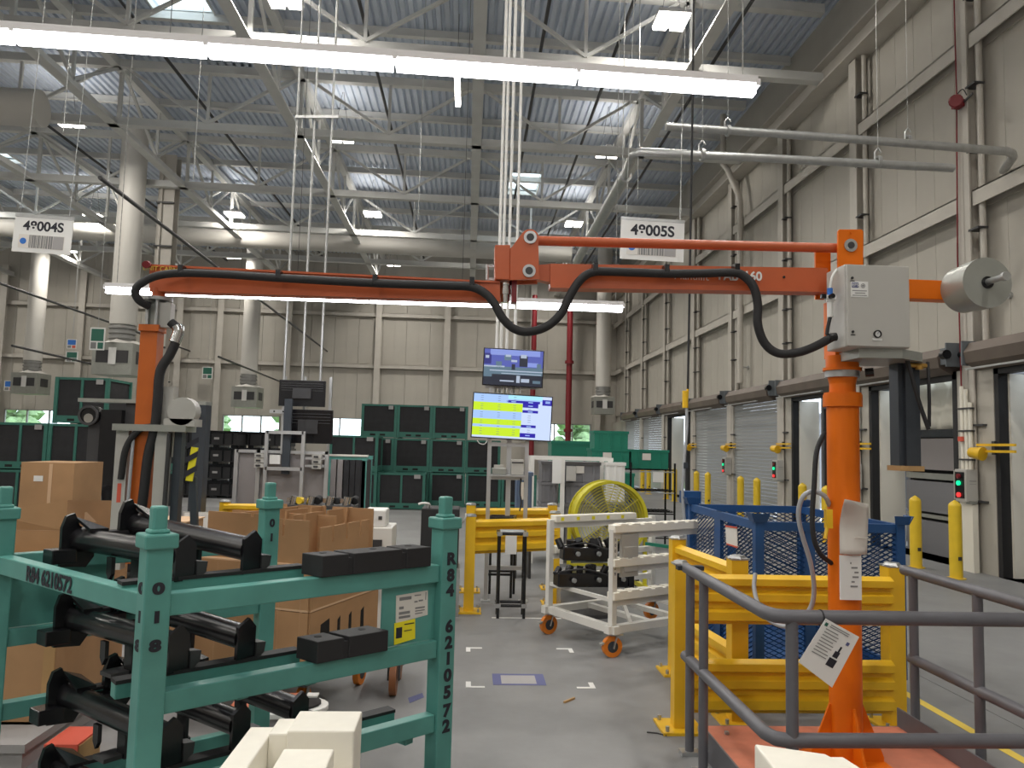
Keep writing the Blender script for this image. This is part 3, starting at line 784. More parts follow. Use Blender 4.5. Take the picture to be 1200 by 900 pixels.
# cabinet
x0, x1, y0, y1, z0, z1 = 1.752, 2.062, 3.42, 3.62, 2.15, 2.545
cab = MB().b2((x0, y0 + 0.015, z0), (x1, y1, z1)).build('cabinet', 'boxgrey', t, bevel=0.006)
MB().b2((x0 + .004, y0, z0 + 0.004), (x1 - .004, y0 + 0.014, z1 - 0.004)).build('cabinet_door', 'boxgrey', cab, bevel=0.004)
for z in (2.22, 2.475):
    MB().cyl((x0 + .028, y0 - .006, z), (x0 + .028, y0, z), .006, 10).b2((x0 + .018, y0 - .002, z - .016), (x0 + .04, y0, z - .012)).build('door_lock', 'rubber', cab)
lb = MB().b2((x0 + .022, y0 - .0015, 2.385), (x0 + .105, y0, 2.46)).build('maker_label', 'plastic_white', cab)
MB().b2((x0 + .026, y0 - .0025, 2.43), (x0 + .058, y0 - .0015, 2.454)).build('navy_patch', 'bluetape', cab)
text('lettering', 'EFS', 0.021, (x0 + .042, y0 - .003, 2.442), (1, 0, 0), (0, 0, 1), 'plastic_white', cab)
MB().ring((x0 + .080, y0 - .002, 2.440), (0, 1, 0), .008, .0105, .001, 16).cyl((x0 + .080, y0 - .0025, 2.44), (x0 + .080, y0 - .0015, 2.44), .005, 10).build('emblem', 'greyink', cab)
l = MB()
for k, (a, b) in enumerate(((.028, .098), (.04, .09), (.028, .098))): l.b2((x0 + a, y0 - .0025, 2.414 - k * .011), (x0 + b, y0 - .0015, 2.4175 - k * .011))
l.build('print_line', 'greyink', cab, kind='stuff')
MB().ring((x0 + .145, y0 - .004, 2.213), (0, 1, 0), .014, .018, .012, 20).build('gauge_ring', 'black', cab)
MB().cyl((x0 + .145, y0 - .004, 2.213), (x0 + .145, y0, 2.213), .014, 20).build('gauge_face', 'plastic_white', cab)
MB().bar((x0 + .145, y0 - .005, 2.213), (x0 + .151, y0 - .005, 2.222), .002, .001).build('gauge_needle', 'ink', cab)
MB().b2((x0 + .123, y0 - .003, 2.182), (x0 + .168, y0, 2.193)).build('gauge_label', 'plastic_white', cab)
MB().b2((x1, 3.5, 2.36), (x1 + .02, 3.58, 2.47)).build('side_latch', 'silver', cab)
MB().b2((x1, 3.45, 2.225), (x1 + .012, 3.47, 2.245)).build('hinge_pin', 'black', cab)
# regulator on the left flank
rg = MB().cyl((1.712, 3.50, 2.30), (1.712, 3.50, 2.375), .014, 14).cyl((1.712, 3.50, 2.375), (1.712, 3.50, 2.40), .018, 14).b2((1.69, 3.485, 2.385), (1.735, 3.515, 2.405)).build('filter_bowl', 'plastic_white', t)
MB().cyl((1.712, 3.50, 2.405), (1.712, 3.50, 2.44), .013, 14).build('regulator_knob', 'bluedot', rg)
MB().b2((1.668, 3.49, 2.39), (1.69, 3.51, 2.41)).cyl((1.705, 3.48, 2.395), (1.705, 3.455, 2.395), .012, 10).build('valve', 'black', rg)
MB().tube(smoothpath([(1.712, 3.5, 2.44), (1.725, 3.5, 2.5), (1.77, 3.52, 2.545), (1.83, 3.58, 2.535)], 5), .006, 8).build('air_line', 'plastic_white', t)
MB().cyl((1.735, 3.49, 2.205), (1.70, 3.49, 2.20), .02, 12).build('hose_gland', 'black', t)
MB().tube(smoothpath([(1.712, 3.5, 2.30), (1.70, 3.5, 2.25), (1.695, 3.5, 2.215)], 5), .009, 8).build('black_line', 'rubber', t)
# counterweight arm
MB().b2((1.80, 3.685, 2.445), (2.50, 3.765, 2.545)).build('rear_beam', 'orange', t, bevel=0.004)
cwx, cwz = 2.498, 2.498
MB().cyl((cwx, 3.60, cwz), (cwx, 3.50, cwz), 0.124, 40).build('counterweight', 'silver', t, bevel=0.004)
MB().cyl((cwx, 3.685, cwz), (cwx, 3.605, cwz), 0.118, 36).build('counterweight_disc', 'silver', t, bevel=0.004)
MB().cyl((cwx, 3.50, cwz + .003), (cwx, 3.37, cwz + .003), .015, 14).cyl((cwx, 3.385, cwz + .003), (cwx, 3.365, cwz + .003), .022, 14).build('weight_spindle', 'galv', t)
MB().ring((cwx, 3.498, cwz), (0, 1, 0), .016, .03, .006, 20).build('spindle_washer', 'black', t)
# rear pivot plates
MB().b2((1.765, 3.76, 2.44), (1.845, 3.775, 2.70)).build('pivot_plate', 'orange', t)
MB().ext([(1.833, 3.66, 2.577), (1.965, 3.66, 2.574), (1.968, 3.66, 2.776), (1.959, 3.66, 2.786), (1.844, 3.66, 2.781), (1.835, 3.66, 2.77)], (0, 0.014, 0)).build('pivot_plate', 'orange', t, bevel=0.003)
q = V3((1.898, 3.655, 2.699)); MB().ring(q, (0, 1, 0), .016, .033, .006, 24).build('pivot_washer', 'galv', t)
MB().cyl(q + Vector((0, -.008, 0)), q + Vector((0, .11, 0)), .017, 16).build('pivot_pin', 'dark', t)
q = V3((1.899, 3.655, 2.767)); MB().cyl(q, q + Vector((0, -.006, 0)), .006, 8).build('bolt', 'orange', t)
# upper link rod and main beam
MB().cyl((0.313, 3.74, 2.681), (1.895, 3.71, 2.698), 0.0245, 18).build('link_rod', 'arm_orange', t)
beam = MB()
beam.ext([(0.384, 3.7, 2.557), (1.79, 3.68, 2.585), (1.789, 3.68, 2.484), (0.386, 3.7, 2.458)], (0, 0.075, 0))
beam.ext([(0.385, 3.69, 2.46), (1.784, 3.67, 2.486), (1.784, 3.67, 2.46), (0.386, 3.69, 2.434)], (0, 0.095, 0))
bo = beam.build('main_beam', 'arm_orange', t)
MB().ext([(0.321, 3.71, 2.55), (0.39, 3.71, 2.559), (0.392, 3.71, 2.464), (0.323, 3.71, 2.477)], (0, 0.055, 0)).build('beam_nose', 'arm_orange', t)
for px in (919,):
    q = V3((1.564, 3.678, 2.53)); MB().cyl(q, q + Vector((0, .01, 0)), .006, 10).build('beam_hole', 'hole', bo)
yv = Vector((0, -0.003, 0))
text('lettering', '160', 0.062, V3((1.403, 3.68, 2.526)) + yv, (1, 0, -.012), (0, 0, 1), 'plastic_white', bo, bold=.03)
text('lettering', 'FAB', 0.060, V3((1.276, 3.68, 2.521)) + yv, (1, 0, -.012), (0, 0, 1), 'plastic_white', bo, bold=.03)
text('lettering', 'Manulift', 0.055, V3((1.09, 3.68, 2.514)) + yv, (1, 0, -.012), (0, 0, 1), 'plastic_white', bo)
# elbow head
h = MB().ext([(0.105, 3.67, 2.633), (0.181, 3.67, 2.636), (0.185, 3.67, 2.461), (0.11, 3.67, 2.462)], (0, 0.13, 0)); h.build('elbow_block', 'arm_orange', t, bevel=0.004)
cc = V3((0.277, 3.665, 2.672)); arc = []
for k in range(9):
    a = math.radians(150 - k * 22); arc.append(cc + Vector((0.046 * math.cos(a), 0, 0.046 * math.sin(a))))
pts = [V3((0.185, 3.665, 2.46)), V3((0.181, 3.665, 2.617)), V3((0.193, 3.665, 2.63))] + arc + [V3((0.328, 3.665, 2.469))]
MB().ext(pts, (0, 0.016, 0)).build('elbow_plate', 'arm_orange', t)
MB().ext([p + Vector((0, .11, 0)) for p in pts], (0, 0.016, 0)).build('elbow_plate', 'arm_orange', t)
for q in ((0.278, 3.66, 2.675), (0.276, 3.66, 2.507)):
    q = V3(q); MB().ring(q, (0, 1, 0), .018, .032, .008, 24).build('pivot_washer', 'galv', t)
    MB().cyl(q + Vector((0, -.006, 0)), q + Vector((0, .12, 0)), .019, 16).build('pivot_pin', 'dark', t)
q = V3((0.165, 3.73, 2.473)); s = MB().cyl(q, q + Vector((0, 0, -.03)), .031, 18).cyl(q + Vector((0, 0, -.03)), q + Vector((0, 0, -.05)), .025, 18).cyl(q + Vector((0, 0, -.05)), q + Vector((0, 0, -.075)), .028, 18).cyl(q + Vector((0, 0, -.075)), q + Vector((0, 0, -.115)), .022, 18)
s.build('elbow_shaft', 'chrome', t)
MB().b2((q.x + .03, 3.70, q.z - .115), (q.x + .055, 3.78, q.z)).build('shaft_guard', 'red', t)
MB().cyl((0.072, 3.75, 2.552), (0.074, 3.75, 2.474), .008, 8).bar((0.068, 3.75, 2.543), (0.119, 3.75, 2.545), .01, .012).bar((0.069, 3.75, 2.478), (0.121, 3.75, 2.48), .01, .012).build('stop_bolt', 'galv', t)
# forearm
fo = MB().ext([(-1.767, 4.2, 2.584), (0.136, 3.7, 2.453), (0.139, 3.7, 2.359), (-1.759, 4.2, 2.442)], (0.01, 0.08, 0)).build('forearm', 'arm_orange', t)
MB().ext([(-1.764, 4.19, 2.589), (0.136, 3.69, 2.457), (0.136, 3.69, 2.448), (-1.763, 4.19, 2.577)], (0.01, 0.1, 0)).build('forearm_flange', 'arm_orange', fo)
text('lettering', 'UNIT CAPACITY', 0.036, V3((-1.658, 4.17, 2.557)) + Vector((0, -.012, 0)), (1, -.11, -.03), (0, 0, 1), 'yellowtape', fo)
text('lettering', '--- -- ---', 0.03, V3((-1.419, 4.11, 2.539)) + Vector((0, -.012, 0)), (1, -.11, -.03), (0, 0, 1), 'ink', fo)
MB().cyl((-1.768, 4.18, 2.584), (-1.752, 4.12, 2.57), .02, 12).build('end_cap', 'red', t)
# wrist and lift tube
q = V3((-1.716, 4.22, 2.443)); s = MB().cyl(q + Vector((0, 0, .02)), q + Vector((0, 0, -.035)), .034, 16); s.build('wrist_pin', 'arm_orange', t)
s = MB().cyl(q + Vector((0, 0, -.035)), q + Vector((0, 0, -.052)), .075, 20); s.build('wrist_flange', 'galv', t)
for k in range(5):
    a = k * 1.256; d = Vector((.05 * math.cos(a), .05 * math.sin(a), 0)); MB().cyl(q + d + Vector((0, 0, -.052)), q + d + Vector((0, 0, -.19)), .012, 8).build('wrist_rod', 'galv', t)
MB().b2((q.x - .035, q.y - .02, q.z - .19), (q.x + .03, q.y + .03, q.z - .06)).build('wrist_block', 'silver', t)
MB().b2((q.x + .02, q.y - .04, q.z - .20), (q.x + .085, q.y + .02, q.z - .065)).build('wrist_valve', 'boxgrey', t)
mx, my = q.x - .02, q.y
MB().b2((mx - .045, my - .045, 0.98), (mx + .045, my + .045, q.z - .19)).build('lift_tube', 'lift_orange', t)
MB().b2((mx - .05, my - .06, q.z - .225), (mx + .055, my + .05, q.z - .19)).build('tube_collar', 'lift_orange', t)
MB().tube(smoothpath([(q.x + .085, my - .03, q.z - .17), (q.x + .13, my - .03, q.z - .22), (q.x + .10, my - .04, q.z - .34), (q.x + .055, my - .05, q.z - .44), (q.x + .05, my - .05, q.z - .6), (q.x + .045, my - .05, q.z - .74), (q.x + .02, my - .055, q.z - .9), (q.x + .01, my - .055, 1.35), (q.x - .01, my - .055, 1.0)], 6), .025, 10).build('cable_sleeve', 'rubber', t)
MB().tube(smoothpath([(q.x + .12, my - .03, q.z - .19), (q.x + .13, my - .03, q.z - .22), (q.x + .115, my - .036, q.z - .28)], 4), .03, 10).build('cable_elbow', 'chrome', t)
MB().b2((q.x + .04, my - .02, q.z - .9), (q.x + .12, my + .05, q.z - .52)).build('slide_rail', 'boxgrey', t)
MB().tube(smoothpath([(q.x + .03, my - .06, q.z - .74), (q.x - .03, my - .07, q.z - .76), (q.x - .09, my - .07, q.z - .86), (q.x - .11, my - .06, q.z - 1.02)], 6), .018, 8).build('hose_loop', 'rubber', t)
# gripper frame at the bottom of the lift tube
zt = (-1.707, 4.22, 1.699)[2]
gx = mx
MB().b2((gx - .14, my - .09, zt - .02), (gx + .24, my + .07, zt + .015)).build('gripper_plate', 'silver', t)
MB().b2((gx - .13, my - .06, 0.95), (gx - .065, my + .0, zt - .02)).build('gripper_post', 'boxgrey', t)
MB().b2((gx + .075, my - .06, 0.95), (gx + .14, my + .0, zt - .02)).build('gripper_post', 'boxgrey', t)
MB().b2((gx + .165, my - .04, 0.95), (gx + .205, my + .02, zt - .02)).build('gripper_post', 'slate', t)
MB().cyl((gx - .05, my - .06, 1.0), (gx - .035, my - .07, zt)  , .009, 8).build('air_line', 'hose', t)
MB().cyl((gx + .145, my - .07, 1.05), (gx + .15, my - .07, zt - .03), .012, 8).build('cable_chain', 'dark', t)
MB().b2((gx - .105, my - .062, 1.30), (gx - .085, my - .06, 1.40)).build('red_label', 'redbright', t)
MB().cyl((gx + .21, my, zt + .09), (gx + .21, my - .08, zt + .09), .075, 20).b2((gx + .12, my - .08, zt + .01), (gx + .28, my + .04, zt + .05)).build('valve_drum', 'boxgrey', t)
w_ = MB()
MB().bar((gx + .26, my - .05, 1.42), (gx + .28, my - .05, zt - .1), .035, .012).build('hazard_strip', 'yellowlabel', t)
for k in range(3):
    z = 1.44 + k * .075; MB().ext([(gx + .24, my - .062, z), (gx + .30, my - .062, z + .035), (gx + .30, my - .062, z + .065), (gx + .24, my - .062, z + .03)], (0, .006, 0)).build('hazard_stripe', 'ink', t)
MB().bar((gx + .31, my - .02, 0.95), (gx + .27, my - .02, 1.44), .035, .03).build('slate_leg', 'slate', t)
# black hose running along the arms
hp = [(1.72, 3.49, 2.205)] + [(1.66, 3.55, 2.164), (1.597, 3.6, 2.139), (1.508, 3.62, 2.134), (1.443, 3.63, 2.184), (1.409, 3.63, 2.276), (1.409, 3.63, 2.374), (1.388, 3.63, 2.463), (1.34, 3.64, 2.519), (1.286, 3.645, 2.533), (1.124, 3.65, 2.524), (0.952, 3.65, 2.517), (0.697, 3.655, 2.517), (0.591, 3.655, 2.511), (0.529, 3.655, 2.47), (0.48, 3.655, 2.392), (0.435, 3.655, 2.298), (0.365, 3.655, 2.232), (0.274, 3.655, 2.204), (0.207, 3.655, 2.218), (0.152, 3.655, 2.267), (0.113, 3.66, 2.333), (0.07, 3.67, 2.384), (-0.002, 3.68, 2.42), (-0.141, 3.71, 2.429), (-0.486, 3.8, 2.447), (-0.987, 3.94, 2.485), (-1.32, 4.03, 2.513), (-1.546, 4.08, 2.522), (-1.677, 4.1, 2.508), (-1.755, 4.1, 2.468), (-1.79, 4.1, 2.421), (-1.775, 4.12, 2.374), (-1.737, 4.16, 2.351)]
MB().tube(smoothpath(hp, 5), 0.0215, 12).build('hose', 'rubber', t)
for q in ((0.955, 3.66, 2.526), (1.308, 3.66, 2.544), (0.601, 3.665, 2.522), (-0.002, 3.69, 2.433), (-0.488, 3.81, 2.453), (-1.003, 3.95, 2.491), (-1.55, 4.09, 2.529)):
    q = V3(q); MB().b2((q.x - .012, q.y - .03, q.z - .01), (q.x + .012, q.y + .03, q.z + .034)).build('hose_clip', 'black', t)
# grey air cylinder hanging from the bracket plate
MB().b2((2.112, 3.62, (2.155, 3.62, 1.6)[2]), (2.138, 3.70, 2.105)).b2((2.138, 3.60, (2.155, 3.62, 1.6)[2]), (2.21, 3.70, 2.105)).build('air_cylinder', 'slate', t)
MB().b2((2.10, 3.59, (2.154, 3.62, 1.575)[2]), (2.22, 3.71, (2.155, 3.62, 1.6)[2])).build('cylinder_foot', 'wood', t)
MB().cyl((2.14, 3.57, 2.09), (2.23, 3.58, 2.09), .012, 8).cyl((2.19, 3.57, 2.09), (2.19, 3.57, 2.07), .018, 8).build('brass_fitting', 'brass', t)
MB().tube(smoothpath([(2.088, 3.52, 2.141), (2.112, 3.52, 2.067), (2.152, 3.52, 1.92), (2.2, 3.52, 1.778)], 5), .01, 8).build('dangling_hose', 'rubber', t)
MB().tube([(2.223, 3.55, 1.792), (2.226, 3.55, 1.916), (2.224, 3.55, 2.049), (2.252, 3.6, 2.109)], .008, 8).build('dangling_hose', 'rubber', t)
MB().cyl((1.946, 3.62, 2.051), (1.978, 3.6, 2.054), .022, 14).build('proximity_sensor', 'black', t)

# grey air hose looping beside the column and the black one
p = MB().tube(smoothpath([(1.672, 4.35, 0.953), (1.647, 4.3, 0.875), (1.638, 4.2, 0.792), (1.655, 4.1, 0.745), (1.698, 4, 0.737), (1.727, 3.9, 0.787), (1.768, 3.85, 0.867), (1.763, 3.8, 0.97), (1.723, 3.75, 1.104), (1.671, 3.72, 1.232), (1.641, 3.7, 1.326), (1.637, 3.68, 1.394), (1.654, 3.66, 1.446), (1.701, 3.66, 1.463), (1.753, 3.66, 1.443), (1.798, 3.7, 1.396)], 6), .012, 8)
tag(p.build('air_hose', 'hose'), 'pale grey air hose looping from the orange column over the yellow rail', 'hose')
p = MB().tube(smoothpath([(1.755, 3.66, 1.753), (1.706, 3.64, 1.655), (1.683, 3.62, 1.49), (1.673, 3.62, 1.346), (1.681, 3.62, 1.236), (1.719, 3.63, 1.163), (1.794, 3.68, 1.116)], 6), .012, 8)
tag(p.build('air_hose', 'rubber'), 'black air hose hanging along the left side of the orange column', 'hose')
p = MB().b2((1.745, 3.62, 1.29), (1.775, 3.65, 1.38)).cyl((1.75, 3.63, 1.29), (1.735, 3.62, 1.24), .009, 8)
tag(p.build('air_coupling', 'yellow'), 'small yellow air coupling on the left of the orange column', 'coupling')
# papers taped to the column
t = wthing('paper_sheet', 'white paper sheet curling off the orange column, above the stiff card', 'paper', (1.87, 3.6, 1.17))
pp = MB(); n = 10
cols = []
for j in range(n + 1):
    z = 1.17 + (1.44 - 1.17) * j / n
    for i in range(7):
        f = i / 6; x = 1.80 + .135 * f; curl = max(0, j / n - .45) ** 1.6 * (1 - f) * .35
        cols.append((x - curl * .3 + (j / n) * .012 * f, 3.606 - .02 * math.sin(f * 3.1) - curl, z - .03 * f * (j / n)))
pp.add(cols, [(j * 7 + i, j * 7 + i + 1, (j + 1) * 7 + i + 1, (j + 1) * 7 + i) for j in range(n) for i in range(6)], 0, True)
o = pp.build('sheet', 'paper', t); sm_ = o.modifiers.new('thick', 'SOLIDIFY'); sm_.thickness = .001
MB().b2((1.86, 3.580, 1.25), (1.93, 3.584, 1.254)).build('tape_strip', 'paper', t)
t = wthing('paper_card', 'stiff white card taped low on the orange column, under the curling sheet', 'paper', (1.865, 3.605, .96))
MB().b2((1.80, 3.602, .955), (1.905, 3.610, 1.165)).build('card', 'plastic_white', t)
l = MB()
for k, (a, b) in enumerate(((.05, .055), (.055, .085), (.07, .09), (.06, .09), (.055, .07), (.05, .085))): l.b2((1.80 + a, 3.6005, 1.125 - k * .022), (1.80 + b, 3.602, 1.133 - k * .022))
l.build('handwriting', 'greyink', t, kind='stuff')

# ================================================================ PLATFORM AND HAND RAIL
t = thing('platform', 'low grey platform with worn red-orange deck around the orange column', 'platform', (1.88, 3.5, 0))
def pb(lo, hi, m_, nm, **k):
    return MB().b2([a - b for a, b in zip(lo, (1.88, 3.5, 0))], [a - b for a, b in zip(hi, (1.88, 3.5, 0))]).build(nm, m_, t, **k)
pb((1.335, 2.4, .13), (2.43, 4.22, .15), 'platform', 'deck_plate')
pb((1.325, 2.39, 0), (1.335, 4.23, .15), 'railgrey', 'side_plate'); pb((2.43, 2.39, 0), (2.44, 4.23, .25), 'railgrey', 'toe_board')
pb((1.325, 4.22, 0), (2.44, 4.23, .15), 'railgrey', 'side_plate'); pb((1.325, 2.39, 0), (2.44, 2.4, .25), 'railgrey', 'toe_board')
for q in ((1.42, 4.1), (2.4, 4.0), (1.42, 2.9), (2.4, 2.9)):
    pb((q[0] - .01, q[1] - .01, .15), (q[0] + .01, q[1] + .01, .165), 'galv', 'bolt')
t = wthing('hand_rail', 'grey round-tube hand rail around the low platform', 'hand rail', (1.85, 3.5, 0))
r = .029
zr, zm = .985, .50
x0, x1 = 1.255, 2.56
MB().tube([(x0, 4.31, zr), (x0, 3.16, zr), (x0 + .02, 3.10, zr), (x0 + .06, 3.08, zr)] + [(x, 3.08, zr) for x in (1.7, 2.1, 2.56)], r, 14).build('top_rail', 'railgrey', t)
MB().tube([(x0, 4.31, zm), (x0, 3.16, zm), (x0 + .02, 3.10, zm), (x0 + .06, 3.08, zm)] + [(x, 3.08, zm) for x in (1.7, 2.1, 2.56)], r, 14).build('middle_rail', 'railgrey', t)
MB().tube([(x1, 4.36, zr), (x1, 3.9, zr), (x1, 3.08, zr)], r, 14).build('top_rail', 'railgrey', t)
MB().tube([(x1, 4.30, zm), (x1, 3.9, zm), (x1, 3.08, zm)], r, 14).build('middle_rail', 'railgrey', t)
for x, y, z0_, z1_ in ((x0 - .0, 4.22, .02, zr), (x0, 3.98, .02, zr), (1.335, 3.08, .15, zr), (x1, 4.27, .02, zr), (x1, 3.72, .12, zr), (x1, 3.08, .02, zr)):
    MB().cyl((x, y, z0_), (x, y, z1_), .0245, 14).build('post', 'railgrey', t)
for x, y in ((x0 - .0, 4.22), (x0, 3.98), (x1, 4.27), (x1, 3.72)):
    MB().b2((x - .05, y - .035, 0.0), (x + .05, y + .035, .02)).build('foot_plate', 'galv', t)
MB().b2((1.31, 3.05, .15), (1.36, 3.11, .158)).build('foot_plate', 'galv', t)
MB().b2((x0 - .05, 4.29, zr - .012), (x0 + .1, 4.34, zr + .012)).build('end_plate', 'slate', t)
# instruction tag hung on the top rail
t = wthing('instruction_tag', 'laminated white instruction sheet hanging tilted from the grey hand rail', 'sign', (1.461, 3.03, 0.991))
c0 = [V3((1.456, 3.035, 0.99)), V3((1.595, 3.04, 0.918)), V3((1.486, 3.05, 0.716)), V3((1.347, 3.045, 0.816))]
MB().ext(c0, (0, .003, 0)).build('sheet', 'plastic_white', t)
ux = (c0[1] - c0[0]); uy = (c0[3] - c0[0])
def tg(a, b): return c0[0] + ux * a + uy * b + Vector((0, -.0015, 0))
l = MB()
for k in range(9):
    b = .16 + k * .065; ln = .42 if k % 3 else .36
    l.ext([tg(.14, b), tg(.14 + ln, b), tg(.14 + ln, b + .018), tg(.14, b + .018)], (0, .001, 0))
for k in range(2): l.ext([tg(.2, .05 + k * .04), tg(.75, .05 + k * .04), tg(.75, .066 + k * .04), tg(.2, .066 + k * .04)], (0, .001, 0))
l.build('print_line', 'greyink', t, kind='stuff')
for a, b, w_, h_ in ((.62, .62, .22, .17), (.66, .46, .14, .13), (.72, .34, .05, .12), (.80, .20, .08, .07)):
    MB().ext([tg(a, b), tg(a + w_, b), tg(a + w_, b + h_), tg(a, b + h_)], (0, .001, 0)).build('print_picture', 'ink' if b > .3 else 'bluetape', t)
MB().ext([tg(.05, .06), tg(.13, .06), tg(.13, .13), tg(.05, .13)], (0, .001, 0)).build('print_mark', 'signgreen', t)
MB().ring((c0[0].x, 3.08, zr - .003), (1, 0, 0), .030, .034, .006, 18).tube([(c0[0].x, 3.05, zr - .03), (c0[0].x, 3.036, c0[0].z - .006)], .002, 5).build('cable_tie', 'rubber', t)

# ================================================================ TEAL RACK IN FRONT
RA = Vector((-.947, 2.434, 0)); RU = Vector((.77946, .62646, 0)); RV = Vector((-.76882, .63946, 0)); RW, RL = 1.11, 1.158
def rp(s, o, z): return RA + RU * s + RV * o + Vector((0, 0, z))
RUa = math.atan2(RU.y, RU.x)
t = wthing('teal_rack', 'teal steel stacking rack with tiers of black tube parts, stencilled numbers', 'rack', rp(.55, .58, 0))
def rbar(p, q, w_, h_, name, m_='teal', par=None, bev=.004):
    return MB().bar(p, q, w_, h_).build(name, m_, par or t, bevel=bev)
ws = .078
for s, o, ra in ((0, 0, 0), (RW, 0, 0), (RW, RL, 0), (0, RL, 0)):
    c = rp(s, o, 0)
    p = MB().box((c.x, c.y, .70), (ws, ws, 1.30), RUa).build('post', 'teal', t, bevel=.005)
    MB().box((c.x, c.y, 1.332), (ws + .022, ws + .022, .045), RUa).build('post_collar', 'teal', p, bevel=.006)
    MB().box((c.x, c.y, 1.395), (.045, .045, .085), RUa).box((c.x, c.y, 1.36), (.06, .06, .015), RUa).build('post_pin', 'teal', p, bevel=.008)
    MB().box((c.x, c.y, .03), (ws + .05, ws + .05, .06), RUa).build('post_foot', 'teal', p)
h = .068
for z in (1.136, .842, .558, .24):
    rbar(rp(.04, 0, z), rp(RW - .04, 0, z), .052, h, 'front_rail')
    rbar(rp(0.04, RL, z), rp(RW - .04, RL, z), .052, h, 'rear_rail')
for z in (1.136, .24):
    rbar(rp(0, .04, z), rp(0, RL - .04, z), .052, h, 'side_rail')
for z in (.10,):
    rbar(rp(RW, .04, z), rp(RW, RL - .04, z), .052, h, 'side_rail')
# filler plates
MB().ext([rp(.825, .0, 1.10), rp(1.07, .0, 1.10), rp(1.07, .0, .878), rp(.825, .0, .878)], RV * .006).build('label_plate', 'teal', t)
MB().ext([rp(.04, RL, 1.10), rp(.42, RL, 1.10), rp(.42, RL, .878), rp(.04, RL, .878)], RV * .006).build('filler_plate', 'teal', t)
lb = MB().ext([rp(.885, -.002, 1.066), rp(1.033, -.002, 1.07), rp(1.036, -.002, .975), rp(.888, -.002, .962)], RV * .002).build('label_sheet', 'paper', t)
l = MB()
for a, b, z, hh in ((.90, .955, 1.045, .012), (.90, .92, 1.012, .01), (.90, .95, .992, .01), (.90, .952, .977, .009), (.97, .985, 1.03, .006), (.99, 1.01, 1.032, .006), (.975, 1.02, 1.005, .006), (.975, 1.02, .995, .004), (.975, 1.01, .985, .004), (.97, 1.0, 1.055, .004), (1.022, 1.025, 1.035, .03)):
    l.ext([rp(a, -.003, z), rp(b, -.003, z), rp(b, -.003, z + hh), rp(a, -.003, z + hh)], RV * .001)
l.build('label_print', 'greyink', lb, kind='stuff')
yl = MB().ext([rp(.88, -.004, .963), rp(.975, -.004, .968), rp(.978, -.004, .892), rp(.882, -.004, .882)], RV * .002).build('yellow_label', 'yellowlabel', t)
MB().ext([rp(.888, -.005, .945), rp(.915, -.005, .945), rp(.915, -.005, .905), rp(.888, -.005, .905)], RV * .001).ext([rp(.925, -.005, .955), rp(.97, -.005, .955), rp(.97, -.005, .951), rp(.925, -.005, .951)], RV * .001).ext([rp(.925, -.005, .93), rp(.96, -.005, .93), rp(.96, -.005, .927), rp(.925, -.005, .927)], RV * .001).build('label_print', 'ink', yl, kind='stuff')
# stencils
nU = Vector((RU.y, -RU.x, 0)); nV = Vector((-RV.y, RV.x, 0))
text('stencil', 'R84 6210572', .074, rp(0, .66, 1.134) + nV * .0285, -RV, (0, 0, 1), 'ink', t, sx=.92, bold=.03)
for ch, z in zip('R84', (1.19, 1.125, 1.065)):
    text('stencil', ch, .064, rp(RW + .006, 0, z) + nU * .0405, RU, (0, 0, 1), 'ink', t, sx=1.1, bold=.05)
for ch, z in zip('6210572', (.925, .862, .80, .735, .67, .60, .54)):
    text('stencil', ch, .064, rp(RW + .006, 0, z) + nU * .0405, RU, (0, 0, 1), 'ink', t, sx=1.1, bold=.05)
for ch, z in zip('018', (1.19, 1.105, 1.02)):
    text('stencil', ch, .045, rp(0, 0, z) + nU * .0405, RU, (0, 0, 1), 'ink', t, sx=1.45, bold=.06)
    text('stencil', ch, .045, rp(0, .0, z) + nV * .0405, -RV, (0, 0, 1), 'ink', t, sx=1.45, bold=.06)
for ch, z in zip('01', (1.24, 1.17)):
    text('stencil', ch, .05, rp(RW, RL, z) + nU * .0405, RU, (0, 0, 1), 'ink', t, bold=.05)
# support bars with rubber strips
for z, s1, zb in ((1.187, .605, 1.262), (.882, .605, .955), (.58, 1.03, .65), (.30, 1.03, .37)):
    b = rbar(rp(-.02 if s1 < .9 else .05, .17, z - .03), rp(s1, .17, z - .03), .05, .05, 'support_bar')
    MB().bar(rp(-.02, .17, z - .003), rp(s1, .17, z - .003), .055, .012).build('rubber_strip', 'rubber', b)
    b = rbar(rp(.22, .95, zb - .03), rp(.66, .95, zb - .03), .05, .05, 'support_bar')
    MB().bar(rp(.22, .95, zb - .003), rp(.66, .95, zb - .003), .055, .012).build('rubber_strip', 'rubber', b)
    for s in (.3, s1 - .06):
        MB().bar(rp(s, .0, z - .07), rp(s, .2, z - .07), .04, .03).build('support_bracket', 'teal', t)
        MB().bar(rp(s, .95, zb - .07), rp(s, 1.15, zb - .07), .04, .03).build('support_bracket', 'teal', t)

